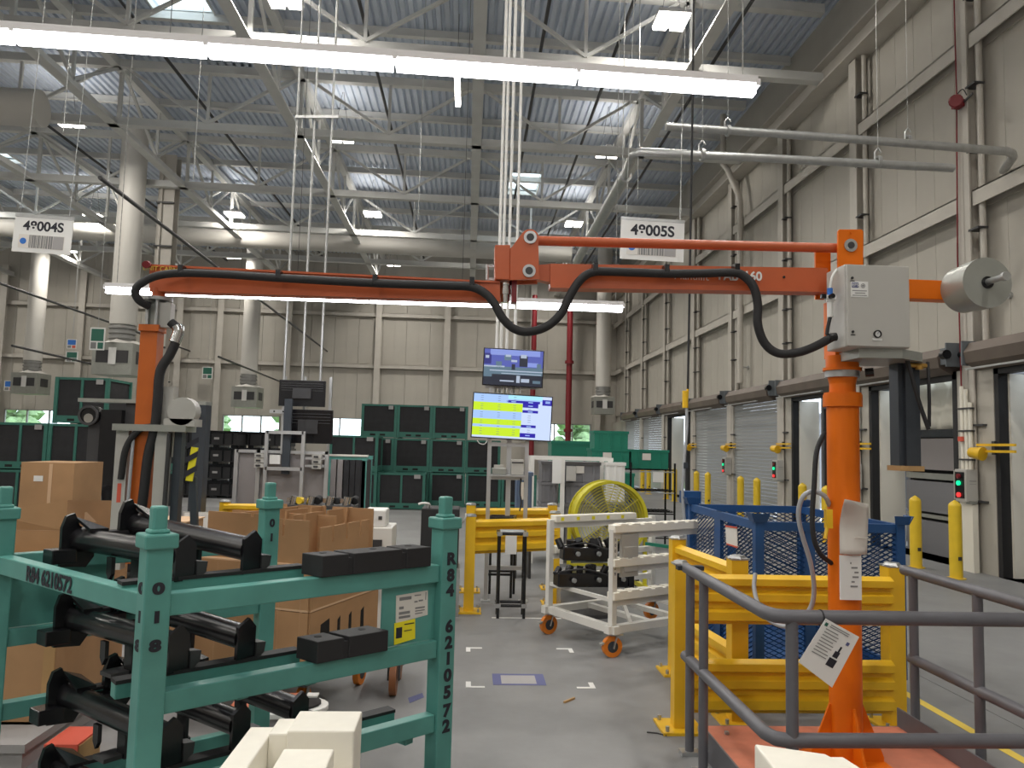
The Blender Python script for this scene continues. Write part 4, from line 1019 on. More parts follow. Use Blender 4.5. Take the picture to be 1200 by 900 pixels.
# black axle tubes lying in the rack
def axle():
    t = thing('axle_tube', '', 'axle tube', (0, 0, 0), 0, 'black axle tubes in the teal rack')
    MB().cyl((0, 0, 0), (0, .80, 0), .043, 20).cyl((0, .70, 0), (0, .80, 0), .043, 20, r2=.05).build('tube', 'black', t)
    MB().prism([(-.036, -.082), (.036, -.082), (.036, .035), (.008, .068), (-.036, .040)], (0, .004, 0), (1, 0, 0), (0, 0, 1), .016).build('end_plate', 'black', t)
    MB().prism([(.036, -.02), (.075, -.025), (.07, -.06), (.036, -.08)], (0, .03, 0), (1, 0, 0), (0, 0, 1), .05).build('side_lug', 'dark', t)
    MB().prism([(-.075, -.10), (.02, -.11), (.05, -.07), (.05, .02), (-.01, .055), (-.03, .105), (-.06, .095), (-.075, .05)], (0, .80, 0), (1, 0, 0), (0, 0, 1), .022).build('flange_plate', 'black', t)
    MB().ext([(-.03, .64, .052), (.04, .64, .05), (.05, .80, .062), (-.02, .80, .09)], (0, 0, -.012)).build('top_fin', 'black', t)
    MB().b2((-.12, .74, -.085), (-.03, .83, -.03)).build('spring_bracket', 'black', t, bevel=.004)
    MB().prism([(-.02, -.04), (.02, -.04), (.02, -.10), (.0, -.125), (-.02, -.10)], (-.035, .46, 0), (0, 1, 0), (0, 0, 1), .014).build('hanger_plate', 'black', t)
    MB().prism([(-.03, -.04), (.03, -.04), (.03, -.16), (-.03, -.16)], (.03, .40, 0), (0, 1, 0), (0, 0, 1), .014).build('hanger_plate', 'black', t)
    MB().b2((-.035, .385, -.16), (.045, .47, -.145)).build('hanger_foot', 'dark', t)
    return t
spots = [((-0.936916, 2.64328, 1.25577), (-1.52699, 3.16236, 1.23532), 'left black axle tube on the top tier of the teal rack'),
         ((-0.757896, 2.78716, 1.25906), (-1.36847, 3.28977, 1.28578), 'right black axle tube on the top tier, partly behind the corner post'),
         ((-0.940683, 2.64026, 0.960471), (-1.52833, 3.16129, 0.929067), 'left black axle tube on the second tier of the teal rack'),
         ((-0.761871, 2.78397, 0.954532), (-1.37931, 3.28105, 0.973179), 'right black axle tube on the second tier of the teal rack'),
         ((-0.943992, 2.6376, 0.663161), (-1.53246, 3.15796, 0.638468), 'left black axle tube on the third tier of the teal rack'),
         ((-0.763624, 2.78256, 0.661422), (-1.38486, 3.27659, 0.666163), 'middle black axle tube on the third tier of the teal rack'),
         ((-0.591472, 2.92092, 0.661814), (-1.20679, 3.41971, 0.681995), 'rightmost black axle tube on the third tier of the teal rack'),
         ((-0.940678, 2.64026, 0.40949), (-1.54114, 3.15099, 0.354579), 'left black axle tube on the lowest tier, cut by the lower edge of the photo')]
ax0 = axle()
for i, (f, b, lab) in enumerate(spots):
    f, b = V3(f), V3(b); d = (b - f).normalized()
    y = d; x = Vector((y.y, -y.x, 0)).normalized(); z = x.cross(y)
    mt = Matrix((x, y, z)).transposed().to_4x4()
    o = ax0 if i == 0 else dup(ax0, (0, 0, 0))
    o.rotation_euler = mt.to_euler(); o.location = f; o['label'] = lab
# black rubber dunnage blocks on the front rails
def dunnage(s0, z, lab, ln=.47):
    t = wthing('dunnage_block', lab, 'block', rp(s0 + ln / 2, .02, z), 'black dunnage blocks on the teal rack')
    def q(a, b, c): return rp(s0 + a, b, z + c)
    segs = ((0, .105), (.125, min(.335, ln - .03)), (.355, ln)) if ln > .4 else ((0, .105), (.125, ln))
    for i, (a, b) in enumerate(segs):
        MB().ext([q(a, -.045, 0), q(b, -.045, 0), q(b, -.045, .075 - .008 * 0), q(a, -.045, .075)], RV * .115).build('block_body', 'rubber', t, bevel=.003)
    MB().ext([q(.10, -.04, 0), q(min(.36, ln - .01), -.04, 0), q(min(.36, ln - .01), -.04, .06), q(.10, -.04, .06)], RV * .105).build('block_core', 'rubber', t)
    for a in ((.05, .26, .42) if ln > .4 else (.05, .23)):
        c = q(a, .025, .0755); MB().cyl(c, c + Vector((0, 0, .001)), .014, 14).build('bolt_hole', 'hole', t)
    return t
dunnage(.535, 1.172, 'black rubber block lying on the top front rail of the teal rack')
dunnage(.53, .878, 'black rubber block on the second front rail, left of the label plate', .29)

# white foam pieces nearest the camera
t = wthing('foam_stack', 'stepped white foam dunnage block in front of the teal rack', 'foam block', (-.46, 1.9, 0))
def fb(lo, hi, nm='foam_step'): return MB().b2(lo, hi).build(nm, 'foam', t, bevel=.005)
fb((-.475, 2.20, 0), (-.29, 2.36, .85)); fb((-.53, 2.22, .0), (-.475, 2.34, .835)); fb((-.60, 1.2, 0), (-.53, 2.30, .825), 'foam_lip'); fb((-.53, 1.3, 0), (-.27, 2.20, .745))
fb((-.47, 2.0, .745), (-.335, 2.15, .822)); fb((-.47, 1.78, .745), (-.30, 1.93, .815)); fb((-.47, 1.5, .745), (-.28, 1.68, .80))
t = wthing('foam_stack', 'white foam dunnage corner at the bottom edge, before the orange column', 'foam block', (.95, 2.2, 0))
B0 = (0.842, 2.2, 0.82); zb = B0[2]
MB().ext([(B0[0], 2.2, 0), (B0[0] + .175, 2.13, 0), (B0[0] + .26, 1.86, 0), (B0[0] - .02, 1.9, 0)], (0, 0, zb)).build('foam_step', 'foam', t, bevel=.006)
MB().ext([(B0[0] + .18, 2.2, 0), (B0[0] + .26, 2.2, 0), (B0[0] + .30, 1.95, 0), (B0[0] + .24, 1.95, 0)], (0, 0, zb - .035)).build('foam_step', 'foam', t, bevel=.006)

# ================================================================ YELLOW GUARD RAILS
def rail_panel(p, q, z0, z1, name, parent, side):
    """corrugated guard rail board between p and q, bulging to `side`"""
    p, q, n = V3((*p, 0)), V3((*q, 0)), V3((*side, 0)).normalized()
    H = z1 - z0
    prof = [(0, 0), (.0, .05), (.04, .10), (.04, .26), (.0, .32), (.0, .42), (.035, .48), (.035, .62), (.0, .68), (.0, .74), (.04, .80), (.04, .93), (0, 1.0)]
    front = [n * d + Vector((0, 0, z0 + f * H)) for d, f in prof]; back = [n * (d - .008) + Vector((0, 0, z0 + f * H)) for d, f in prof]
    loop = front + back[::-1]
    m_ = len(loop); mb = MB()
    mb.add([p + k for k in loop] + [q + k for k in loop], [(i, (i + 1) % m_, m_ + (i + 1) % m_, m_ + i) for i in range(m_)])
    mb.add([p + k for k in loop], [(i, i + 1, m_ - 2 - i, m_ - 1 - i) for i in range(len(front) - 1)])
    mb.add([q + k for k in loop], [(i, i + 1, m_ - 2 - i, m_ - 1 - i) for i in range(len(front) - 1)])
    return mb.build(name, 'yellow', parent)
def guard_post(parent, x, y, h, w_=.105):
    p = MB().b2((x - w_ / 2, y - w_ / 2, .015), (x + w_ / 2, y + w_ / 2, h)).build('guard_post', 'yellow', parent, bevel=.004)
    MB().b2((x - .125, y - .125, 0), (x + .125, y + .125, .016)).build('foot_plate', 'yellow', p)
    MB().cyl((x, y, h), (x, y, h + .02), w_ * .6, 4, r2=w_ * .45, smooth=False).b2((x - w_ * .53, y - w_ * .53, h - .005), (x + w_ * .53, y + w_ * .53, h + .006)).build('post_cap', 'galv', p)
    for sx in (-1, 1):
        for sy in (-1, 1): MB().cyl((x + sx * .095, y + sy * .095, .016), (x + sx * .095, y + sy * .095, .045), .012, 6).build('bolt', 'galv', p)
t = wthing('guard_rail', 'yellow corrugated guard rail between the grey hand rail and the blue crate', 'guard rail', (2.0, 4.6, 0))
guard_post(t, 1.305, 4.60, .965, .085); guard_post(t, 1.70, 4.72, .985); guard_post(t, 2.66, 4.66, .965); guard_post(t, 1.60, 5.72, .985)
for z0, z1 in ((.61, .905), (.09, .405)):
    rail_panel((1.35, 4.60), (2.615, 4.60), z0, z1, 'rail_board', t, (0, -1))
    rail_panel((1.70, 4.72), (1.60, 5.72), z0 + .04, z1 + .04, 'rail_board', t, (-1, -.1))
t = wthing('guard_rail', 'yellow guard rail behind the black stand, beside the white cart', 'guard rail', (.45, 7.9, 0))
guard_post(t, .055, 7.70, .94, .10); guard_post(t, .95, 8.12, .95); guard_post(t, .06, 8.75, .97); guard_post(t, 1.02, 9.0, .97)
rail_panel((.06, 7.72), (.97, 8.10), .56, .90, 'rail_board', t, (.38, -.91))
rail_panel((.06, 8.75), (1.02, 9.0), .58, .93, 'rail_board', t, (.3, -.95))
t = wthing('guard_rail', 'yellow guard rail in front of the grey workstation, left of centre', 'guard rail', (-2.8, 9.6, 0))
guard_post(t, -2.95, 9.6, .88); guard_post(t, -1.9, 9.75, .88)
rail_panel((-2.95, 9.56), (-1.85, 9.7), .55, .86, 'rail_board', t, (.1, -1)); rail_panel((-2.95, 9.56), (-1.85, 9.7), .1, .42, 'rail_board', t, (.1, -1))

# ================================================================ BLUE MESH CRATE
cx0, cx1, cy0, cy1, cz0, cz1 = 2.02, 3.02, 5.2, 6.75, .12, 1.17
t = wthing('mesh_crate', 'blue steel crate with expanded mesh sides behind the yellow guard rail', 'crate', (2.52, 5.97, 0))
for x in (cx0, cx1):
    for y in (cy0, cy1):
        MB().b2((x - .03, y - .03, cz0), (x + .03, y + .03, cz1)).build('corner_post', 'blue', t)
        # stacking cups
        e = MB(); sx = 1 if x == cx1 else -1; sy = 1 if y == cy1 else -1
        e.ext([(x - .045, y - .045, cz1), (x + .045, y - .045, cz1), (x + .06, y - .065, cz1 + .06), (x - .06, y - .065, cz1 + .06)], (0, .008, 0))
        e.ext([(x + .045 * sx, y - .045, cz1), (x + .045 * sx, y + .045, cz1), (x + .07 * sx, y + .06, cz1 + .06), (x + .07 * sx, y - .06, cz1 + .06)], (.008, 0, 0))
        e.build('stacking_cup', 'blue', t)
for z, w_ in ((cz1 - .03, .06), (cz0 + .04, .08)):
    MB().b2((cx0, cy0 - .02, z - w_ / 2), (cx1, cy0 + .02, z + w_ / 2)).build('side_rail', 'blue', t); MB().b2((cx0, cy1 - .02, z - w_ / 2), (cx1, cy1 + .02, z + w_ / 2)).build('side_rail', 'blue', t)
    MB().b2((cx0 - .02, cy0, z - w_ / 2), (cx0 + .02, cy1, z + w_ / 2)).build('side_rail', 'blue', t); MB().b2((cx1 - .02, cy0, z - w_ / 2), (cx1 + .02, cy1, z + w_ / 2)).build('side_rail', 'blue', t)
for f in (.36, ):
    MB().b2((cx0 + f - .035, cy0 - .015, cz0), (cx0 + f + .035, cy0 + .015, cz1)).build('mid_post', 'blue', t)
    MB().b2((cx0 + f - .035, cy1 - .015, cz0), (cx0 + f + .035, cy1 + .015, cz1)).build('mid_post', 'blue', t)
MB().b2((cx0 - .015, cy0 + .75, cz0), (cx0 + .015, cy0 + .9, cz1)).build('mid_post', 'blue', t)
MB().b2((cx1 - .015, cy0 + .75, cz0), (cx1 + .015, cy0 + .85, cz1)).build('mid_post', 'blue', t)
def exp_mesh(o, ax, wid, hei, name, nrm):
    """diamond lattice of flat strands"""
    o, ax = V3(o), V3(ax).normalized(); mb = MB(); pw_, ph = .036, .0165; n = int(wid / pw_); k = int(hei / ph)
    nr = V3(nrm).normalized() * .006
    for j in range(k):
        for i in range(n):
            s = 1 if (i + j) % 2 == 0 else 0
            a = o + ax * (i * pw_) + Vector((0, 0, (j + (0 if s else 1)) * ph)); b = o + ax * ((i + 1) * pw_) + Vector((0, 0, (j + (1 if s else 0)) * ph))
            h_ = Vector((0, 0, .0042))
            mb.add([a - h_, b - h_, b + h_ + nr, a + h_ + nr], [(0, 1, 2, 3)])
    return mb.build(name, 'blue', t, kind='stuff')
exp_mesh((cx0, cy0, cz0), (1, 0, 0), cx1 - cx0, cz1 - cz0, 'mesh_panel', (0, -1, 0)); exp_mesh((cx0, cy1, cz0), (1, 0, 0), cx1 - cx0, cz1 - cz0, 'mesh_panel', (0, -1, 0))
exp_mesh((cx0, cy0, cz0), (0, 1, 0), cy1 - cy0, cz1 - cz0, 'mesh_panel', (-1, 0, 0)); exp_mesh((cx1, cy0, cz0), (0, 1, 0), cy1 - cy0, cz1 - cz0, 'mesh_panel', (-1, 0, 0))
MB().b2((cx0, cy0, cz0), (cx1, cy1, cz0 + .02)).build('crate_floor', 'blue', t)
pf = MB().b2((cx0 - .022, 5.45, .93), (cx0 - .018, 5.72, 1.12))
MB().ext([(1.99, 5.785, 1.074), (1.99, 5.535, 1.088), (1.99, 5.526, 0.953), (1.99, 5.765, 0.947)], (.004, 0, 0)).build('paper_sheet', 'plastic_white', t)
MB().ext([(1.985, 5.771, 1.085), (1.985, 5.521, 1.098), (1.985, 5.521, 1.086), (1.985, 5.77, 1.072)], (.004, 0, 0)).ext([(1.985, 5.75, 0.952), (1.985, 5.512, 0.958), (1.985, 5.512, 0.946), (1.985, 5.75, 0.942)], (.004, 0, 0)).build('paper_border', 'redbright', t)
def caster(parent, x, y, z_top, r, yaw, wheel='caster', nm='caster', world=True):
    F = rotz(yaw)
    def q(a, b, c): return Vector((x, y, 0)) + F @ Vector((a, b, 0)) + Vector((0, 0, c))
    mb = MB().bar(q(0, -.026, r * .9), q(r * .35, -.026, z_top - .01), .006, r * .9).bar(q(0, .026, r * .9), q(r * .35, .026, z_top - .01), .006, r * .9)
    mb.box(q(r * .35, 0, z_top - .006), (.1, .09, .012), yaw)
    c = mb.build(nm, 'galv', parent)
    MB().cyl(q(0, -.02, r), q(0, .02, r), r, 24).build('wheel', wheel, c)
    MB().cyl(q(0, -.022, r), q(0, .022, r), r * .55, 16).build('hub', 'slate', c)
    MB().bar(q(-r * .3, 0, r * 1.55), q(-r * 1.25, 0, r * 1.25), .04, .012).build('brake_pedal', 'galv', c)
    return c
for x, y in ((cx0 + .1, cy0 + .1), (cx1 - .06, cy0 - .02), (cx0 + .1, cy1 - .1), (cx1 - .1, cy1 - .1)):
    caster(t, x, y, cz0, .05, 1.0)

# ================================================================ WHITE CART
CB = Vector((1.19, 6.12, 0)); CL = Vector((.86, .51, 0)).normalized(); CE = Vector((-.51, .86, 0)).normalized()
def cp(a, b, z): return CB + CL * a + CE * b + Vector((0, 0, z))
cyaw = math.atan2(CL.y, CL.x)
LC, EC = 1.25, .84
t = wthing('parts_cart', 'white steel parts cart on orange casters with foam rests', 'cart', cp(.6, .4, 0))
zc = .215
for a, b in ((.0, 0), (0, EC), (LC, 0), (LC, EC)):
    MB().box(cp(a, b, (zc + 1.0) / 2), (.05, .05, 1.0 - zc), cyaw).build('post', 'white', t, bevel=.003)
    caster(t, cp(a, b, 0).x, cp(a, b, 0).y, zc - .03, .082, 0.5 if b else .25)
for b in (0, EC):
    MB().bar(cp(-.06, b, zc), cp(LC + .06, b, zc), .06, .06).build('base_rail', 'white', t)
for a in (0, .45, .8, LC):
    MB().bar(cp(a, -.06 if a == 0 else 0, zc), cp(a, EC + .05 if a == 0 else EC, zc), .06, .06 if a in (0, LC) else .04).build('base_rail', 'white', t)
MB().bar(cp(.2, .0, zc + .02), cp(.75, .7, zc + .02), .03, .03).build('base_brace', 'white', t)
for z, lv in ((.97, 0), (.70, 1), (.44, 2)):
    for b in (0, EC):
        s1 = LC if b == 0 else (.62 if lv == 0 else .3)
        MB().bar(cp(0, b, z - .02), cp(LC, b, z - .02), .04, .05).build('tier_rail', 'white', t)
        fm = MB().bar(cp(.03 if b else -.02, b - .0, z + .035), cp(LC * .95 if b == 0 else LC * .8, b, z + .035), .09, .062)
        n_ = 9 if b == 0 else 5
        fo_ = fm.build('foam_rest', 'foam', t, bevel=.006)
        if b == 0:
            for k in range(n_): MB().box(cp(.08 + k * .13, b, z + .069), (.085, .09, .010), cyaw).build('foam_tooth', 'foam', fo_)
        else:
            for k in range(n_):
                c_ = cp(.1 + k * .18, b, z + .035) - CE * .046; MB().box(c_, (.035, .004, .03), cyaw).build('yellow_mark', 'yellowlabel', fo_)
    if lv == 2:
        MB().bar(cp(0, 0, z), cp(0, EC, z), .03, .03).build('tier_rail', 'white', t)
MB().ext([cp(.06, -.035, .96), cp(.245, -.035, .96), cp(.245, -.035, .62), cp(.06, -.035, .62)], CE * .03).build('document_holder', 'boxgrey', t, bevel=.004)
MB().ext([cp(.085, -.042, .86), cp(.225, -.042, .86), cp(.225, -.042, .66), cp(.085, -.042, .66)], CE * .01).build('holder_door', 'boxgrey', t, bevel=.003)
for k, ch in enumerate('S001528'):
    text('stencil', ch, .034, cp(0, -.027, .92 - k * .045), CL, (0, 0, 1), 'ink', t)
def engine_part(a0, b0, z, lab, seed, ln):
    t2 = wthing('engine_part', lab, 'machine part', cp(a0 + .2, b0, z), 'black machine parts on the white cart')
    rnd = random.Random(seed)
    core = MB(); core.bar(cp(a0, b0 + .1, z), cp(a0 + ln, b0 - .1, z - .02), .14, .12); core.build('casting', 'black', t2, bevel=.012)
    for k in range(7):
        f = k / 6; c_ = cp(a0 + ln * f, b0 + .1 - .2 * f, z + .04)
        MB().cyl(c_, c_ + Vector((rnd.uniform(-.04, .04), rnd.uniform(-.04, .04), rnd.uniform(.045, .08))), rnd.uniform(.025, .05), 10).build('boss', 'black', t2)
    for k in range(3):
        f = .15 + k * .35; c_ = cp(a0 + ln * f, b0 + .05 - .2 * f, z + .0) - CE * .05
        MB().cyl(c_, c_ - CE * .02, .02, 12).build('bore', 'galv', t2)
    MB().tube(smoothpath([cp(a0, b0 + .1, z + .05), cp(a0 + ln * .3, b0 - .05, z + .09), cp(a0 + ln * .7, b0 - .12, z + .03), cp(a0 + ln, b0 - .1, z + .06)], 5), .009, 6).build('wire_harness', 'rubber', t2)
    MB().ext([cp(a0 + ln - .02, b0 - .16, z + .02), cp(a0 + ln + .05, b0 - .16, z + .02), cp(a0 + ln + .05, b0 - .16, z - .13), cp(a0 + ln, b0 - .16, z - .13)], CE * .06).build('mount_foot', 'black', t2)
engine_part(-.02, .55, .735, 'black machined casting on the upper tier of the white cart', 1, .50)
engine_part(-.10, .52, .52, 'longer black beam part under the casting on the white cart', 2, .62)
p = MB().bar((1.76, 7.4, 0.734), (2.036, 7.1, 0.73), .03, .03); tag(p.build('green_bar', 'totegreen'), 'thin green bar showing behind the white cart', 'bar')

# big drum fan
t = thing('drum_fan', 'large yellow drum fan with wire guard behind the white cart', 'fan', (1.66, 8.9, 0), 0.12)
R_ = .43; zc_ = .83
hoop = MB(); n = 36
vs = []
for d, rr in ((-.13, R_), (.13, R_), (.13, R_ - .012), (-.13, R_ - .012)):
    for k in range(n):
        a = 2 * math.pi * k / n; vs.append((rr * math.cos(a), d, zc_ + rr * math.sin(a)))
hoop.add(vs, [(j * n + k, j * n + (k + 1) % n, ((j + 1) % 4) * n + (k + 1) % n, ((j + 1) % 4) * n + k) for j in range(4) for k in range(n)], 0, True)
hoop.build('drum', 'fan', t)
for yy in (-.135, .135):
    MB().ring((0, yy, zc_), (0, 1, 0), R_ - .02, R_ + .015, .02, 36).build('rim', 'fan', t)
    g = MB()
    for rr in [.09 + i * .033 for i in range(10)]:
        g.tube([(rr * math.cos(2 * math.pi * k / 28), yy, zc_ + rr * math.sin(2 * math.pi * k / 28)) for k in range(29)], .0035, 4, caps=False)
    for k in range(10):
        a = math.pi * 2 * k / 10; g.bar((.06 * math.cos(a), yy, zc_ + .06 * math.sin(a)), (R_ * math.cos(a), yy, zc_ + R_ * math.sin(a)), .006, .006)
    g.build('wire_guard', 'fan', t, kind='stuff')
MB().cyl((0, -.15, zc_), (0, -.12, zc_), .06, 20).build('hub_badge', 'bluedot', t)
MB().cyl((0, -.06, zc_), (0, .1, zc_), .09, 16).build('motor', 'dark', t)
for k in range(4):
    a = k * R90 + .4; c_, s_ = math.cos(a), math.sin(a)
    MB().ext([(.08 * c_ - .05 * s_, -.03, zc_ + .08 * s_ + .05 * c_), (.38 * c_ - .09 * s_, -.05, zc_ + .38 * s_ + .09 * c_), (.38 * c_ + .09 * s_, .03, zc_ + .38 * s_ - .09 * c_), (.08 * c_ + .05 * s_, .02, zc_ + .08 * s_ - .05 * c_)], (0, .006, 0)).build('blade', 'silver', t)
MB().bar((-.46, 0, .06), (-.46, 0, zc_), .04, .04).bar((.46, 0, .06), (.46, 0, zc_), .04, .04).bar((-.46, -.28, .04), (-.46, .28, .04), .05, .05).bar((.46, -.28, .04), (.46, .28, .04), .05, .05).bar((-.46, 0, .3), (.46, 0, .3), .03, .03).build('stand', 'fan', t)
for sx in (-.46, .46):
    MB().cyl((sx - .02, -.28, .05), (sx + .02, -.28, .05), .05, 14).cyl((sx - .02, .28, .05), (sx + .02, .28, .05), .05, 14).build('wheel', 'rubber', t)

# ================================================================ MONITOR STAND
t = wthing('monitor_stand', 'aluminium profile stand carrying the two bright screens', 'stand', (.435, 8.26, 0))
for x in (.237, .64):
    MB().b2((x - .021, 8.20, 0), (x + .021, 8.24, 2.70 if x < .5 else 1.75)).build('upright', 'alu', t)
MB().b2((.425, 8.22, .9), (.475, 8.27, 2.5)).build('upright', 'alu', t)
zz = (0.431, 8.2, 1.304)[2]
for z in (zz, .35, 1.66):
    MB().b2((.258, 8.20, z - .021), (.619, 8.24, z + .021)).build('cross_bar', 'alu', t)
MB().b2((.258, 8.10, zz + .02), (.619, 8.28, zz + .035)).build('shelf', 'alu', t)
MB().b2((.17, 8.22, 2.27), (.74, 8.26, 2.31)).build('cross_bar', 'alu', t)
for x in (.35, .40, .45, .50, .55):
    MB().cyl((x, 8.20, 2.215), (x, 8.20, 2.285), .008, 6).build('cable_plug', 'plastic_white', t)
for x in (.237, .64):
    MB().b2((x - .05, 8.16, 0), (x + .05, 8.28, .012)).build('foot_plate', 'galv', t)
MB().tube(smoothpath([(.10, 8.15, 1.70), (.13, 8.15, 1.665), (.18, 8.15, 1.66), (.21, 8.16, 1.70)], 5), .006, 6).build('cable', 'plastic_white', t)
MB().tube(smoothpath([(.58, 8.17, zz), (.575, 8.15, 1.15), (.59, 8.13, 1.05), (.57, 8.12, .96)], 5), .007, 6).build('cable', 'rubber', t)
t2 = wthing('label_printer', 'grey box on the shelf below the lower screen, right one', 'printer', (.54, 8.18, zz + .035))
MB().b2((.47, 8.11, zz + .036), (.605, 8.26, zz + .20)).build('case', 'boxgrey', t2, bevel=.006); MB().b2((.475, 8.106, zz + .16), (.60, 8.11, zz + .175)).build('paper_slot', 'dark', t2)
t2 = wthing('label_printer', 'low grey device on the shelf below the lower screen, left one', 'printer', (.35, 8.18, zz + .035))
MB().b2((.27, 8.11, zz + .036), (.42, 8.26, zz + .105)).build('case', 'silver', t2, bevel=.006); MB().b2((.29, 8.14, zz + .105), (.39, 8.24, zz + .137)).build('lid', 'boxgrey', t2)
def monitor(name, label, c, w_, h_, roll, cells, video=False):
    t = thing(name, label, 'screen', c, 0, 'screens on the aluminium stand'); t.rotation_euler = (0, roll, 0)
    MB().b2((-w_ / 2, 0, -h_ / 2), (w_ / 2, .04, h_ / 2)).build('bezel', 'black', t, bevel=.004)
    MB().b2((-w_ * .25, .04, -h_ * .3), (w_ * .25, .07, h_ * .3)).build('rear_cover', 'black', t)
    W, H_ = w_ - .022, h_ - .022
    if video:
        MB().b2((-W / 2, -.002, -H_ / 2), (W / 2, 0, H_ / 2)).build('picture', 'scr_video', t)
        return t
    names = []; mb = MB()
    for x0, y0, x1, y1, k, lift in cells:
        if k not in names: names.append(k)
        mb.b2((-W / 2 + x0 * W, -.001 - .0006 * lift, H_ / 2 - y1 * H_), (-W / 2 + x1 * W, 0, H_ / 2 - y0 * H_), names.index(k))
    mb.build('picture', names, t)
    return t
cells = [(0, 0, 1, 1, 'scr_pale', 1), (0, 0, .44, .19, 'scr_blue', 2), (.44, .0, .88, .09, 'scr_cyan', 2), (.44, .09, .88, .12, 'scr_blue', 2), (.88, .07, 1, .2, 'scr_navy', 2), (.42, .12, .85, .175, 'scr_navy', 2),
         (0, .19, .63, .38, 'scr_lime', 2), (.63, .17, .83, .27, 'scr_navy', 3), (.63, .33, .83, .39, 'scr_navy', 3), (0, .38, .62, .57, 'scr_blue', 2), (0, .57, .62, .70, 'scr_lime', 2), (.62, .67, .81, .73, 'scr_navy', 3), (0, .70, .62, .76, 'scr_blue', 2), (0, .76, .61, .955, 'scr_lime', 2), (.61, .86, .81, .955, 'scr_navy', 3)]
for y in (.04, .09, .14, .235, .285, .335, .42, .47, .52, .61, .66, .73, .80, .855, .91):
    for x in (.09, .31, .51): cells.append((x, y, x + .035, y + .008, 'scr_ink', 3))
for x, y in ((.70, .22), (.70, .355), (.69, .695), (.68, .90), (.48, .14), (.70, .14), (.92, .1), (.92, .13)): cells.append((x, y, x + .06, y + .02, 'scr_blue', 4))
for y in (.30, .45, .5, .55, .6, .78, .83): cells.append((.70, y, .74, y + .008, 'scr_ink', 3))
monitor('monitor', 'larger lower screen showing a yellow and blue table', (0.466, 8.13, 1.958), .86, .487, .032, cells)
monitor('monitor', 'smaller upper screen showing a bluish camera picture', (0.467, 8.13, 2.487), .655, .406, .025,
        [(0, 0, 1, 1, 'vid_blue', 1), (.10, 0, .95, .16, 'vid_pale', 2), (0, .12, .12, .42, 'vid_deep', 2), (.02, .18, .08, .26, 'vid_grey', 3), (.34, .14, .46, .30, 'vid_teal', 2), (.36, .14, .45, .2, 'vid_grey', 3), (.60, .14, .74, .46, 'vid_dark', 2), (.62, .12, .72, .22, 'vid_grey', 3), (.74, .34, .92, .46, 'vid_pale', 2),
         (.46, .28, .56, .34, 'vid_grey', 3), (.47, .40, .53, .56, 'vid_dark', 3), (.20, .34, .30, .50, 'vid_teal', 3), (.90, .36, .97, .5, 'vid_teal', 3), (0, .48, 1, 1, 'vid_teal', 2), (.0, .46, .35, .50, 'vid_grey', 3), (.1, .58, 1, .61, 'vid_grey', 3), (.3, .66, .98, .68, 'vid_grey', 3), (0, .70, 1, 1, 'vid_dark', 3), (.24, .72, .5, .86, 'vid_dark', 4), (.28, .86, .52, .90, 'vid_grey', 4), (.56, .72, .62, .92, 'vid_grey', 4), (.64, .80, .78, .90, 'vid_grey', 4), (.0, .66, .14, .78, 'vid_teal', 4), (.84, .84, .97, .92, 'vid_teal', 4)])

# black tube stand with a hanging sheet
t = wthing('tube_stand', 'slim black tube stand with chrome joints in front of the yellow rail', 'stand', (.45, 7.55, 0))
for (x, y) in ((.335, 7.42), (.585, 7.42), (.335, 7.60), (.585, 7.60)):
    MB().cyl((x, y, .0), (x, y, .81 if y < 8 else .80), .0145, 10).build('leg', 'black', t)
for y in (7.42, 7.60):
    MB().cyl((.335, y, .80), (.585, y, .80), .0145, 10).build('tube_bar', 'black', t); MB().cyl((.335, y, .12), (.585, y, .12), .0145, 10).build('tube_bar', 'black', t)
    for z in (.80, .12):
        for x in (.335, .585): MB().b2((x - .025, y - .02, z - .02), (x + .025, y + .02, z + .02)).build('joint', 'chrome', t)
for k in range(3): MB().cyl((.345, 7.45 + k * .06, .815), (.575, 7.45 + k * .06, .815), .012, 8).build('roller', 'galv', t)
MB().b2((.39, 7.40, .61), (.50, 7.403, .785)).build('paper_sheet', 'plastic_white', t)
t = wthing('tube_stand', 'second black tube stand seen under the yellow rail, behind the first', 'stand', (.38, 8.5, 0))
for (x, y) in ((.235, 8.4), (.515, 8.4), (.29, 8.62), (.56, 8.62)): MB().cyl((x, y, .0), (x, y, .86), .0145, 10).build('leg', 'black', t)
for y, xo in ((8.4, .0), (8.62, .05)):
    for z in (.86, .25): MB().cyl((.235 + xo, y, z), (.515 + xo, y, z), .0145, 10).build('tube_bar', 'black', t)
for x in (.235, .515): MB().cyl((x, 8.4, .86), (x + .05, 8.62, .86), .0145, 10).build('tube_bar', 'black', t)

# black bin and bottle behind the rack's right post
t = wthing('black_cabinet', 'black cabinet with white hoses behind the right post of the teal rack', 'cabinet', (-.25, 7.7, 0))
MB().b2((-.43, 7.5, .45), (-.06, 7.9, 1.02)).build('body', 'rubber', t, bevel=.01)
MB().b2((-.43, 7.45, .42), (-.04, 7.9, .45)).build('shelf', 'galv', t)
for x in (-.41, -.06):
    for y in (7.47, 7.88): MB().b2((x - .02, y - .02, 0), (x + .02, y + .02, .42)).build('leg', 'galv', t)
MB().tube(smoothpath([(-.36, 7.6, 1.02), (-.36, 7.55, 1.06), (-.42, 7.5, 1.07), (-.46, 7.5, 1.06)], 4), .012, 6).build('hose', 'plastic_white', t)
MB().tube(smoothpath([(-.06, 7.7, .9), (-.03, 7.62, .88), (.0, 7.6, .93), (.0, 7.62, .97)], 4), .008, 6).build('hose', 'plastic_white', t)
t = wthing('bottle', 'small white bottle on the floor frame behind the right rack post', 'bottle', (-.12, 7.3, 0))
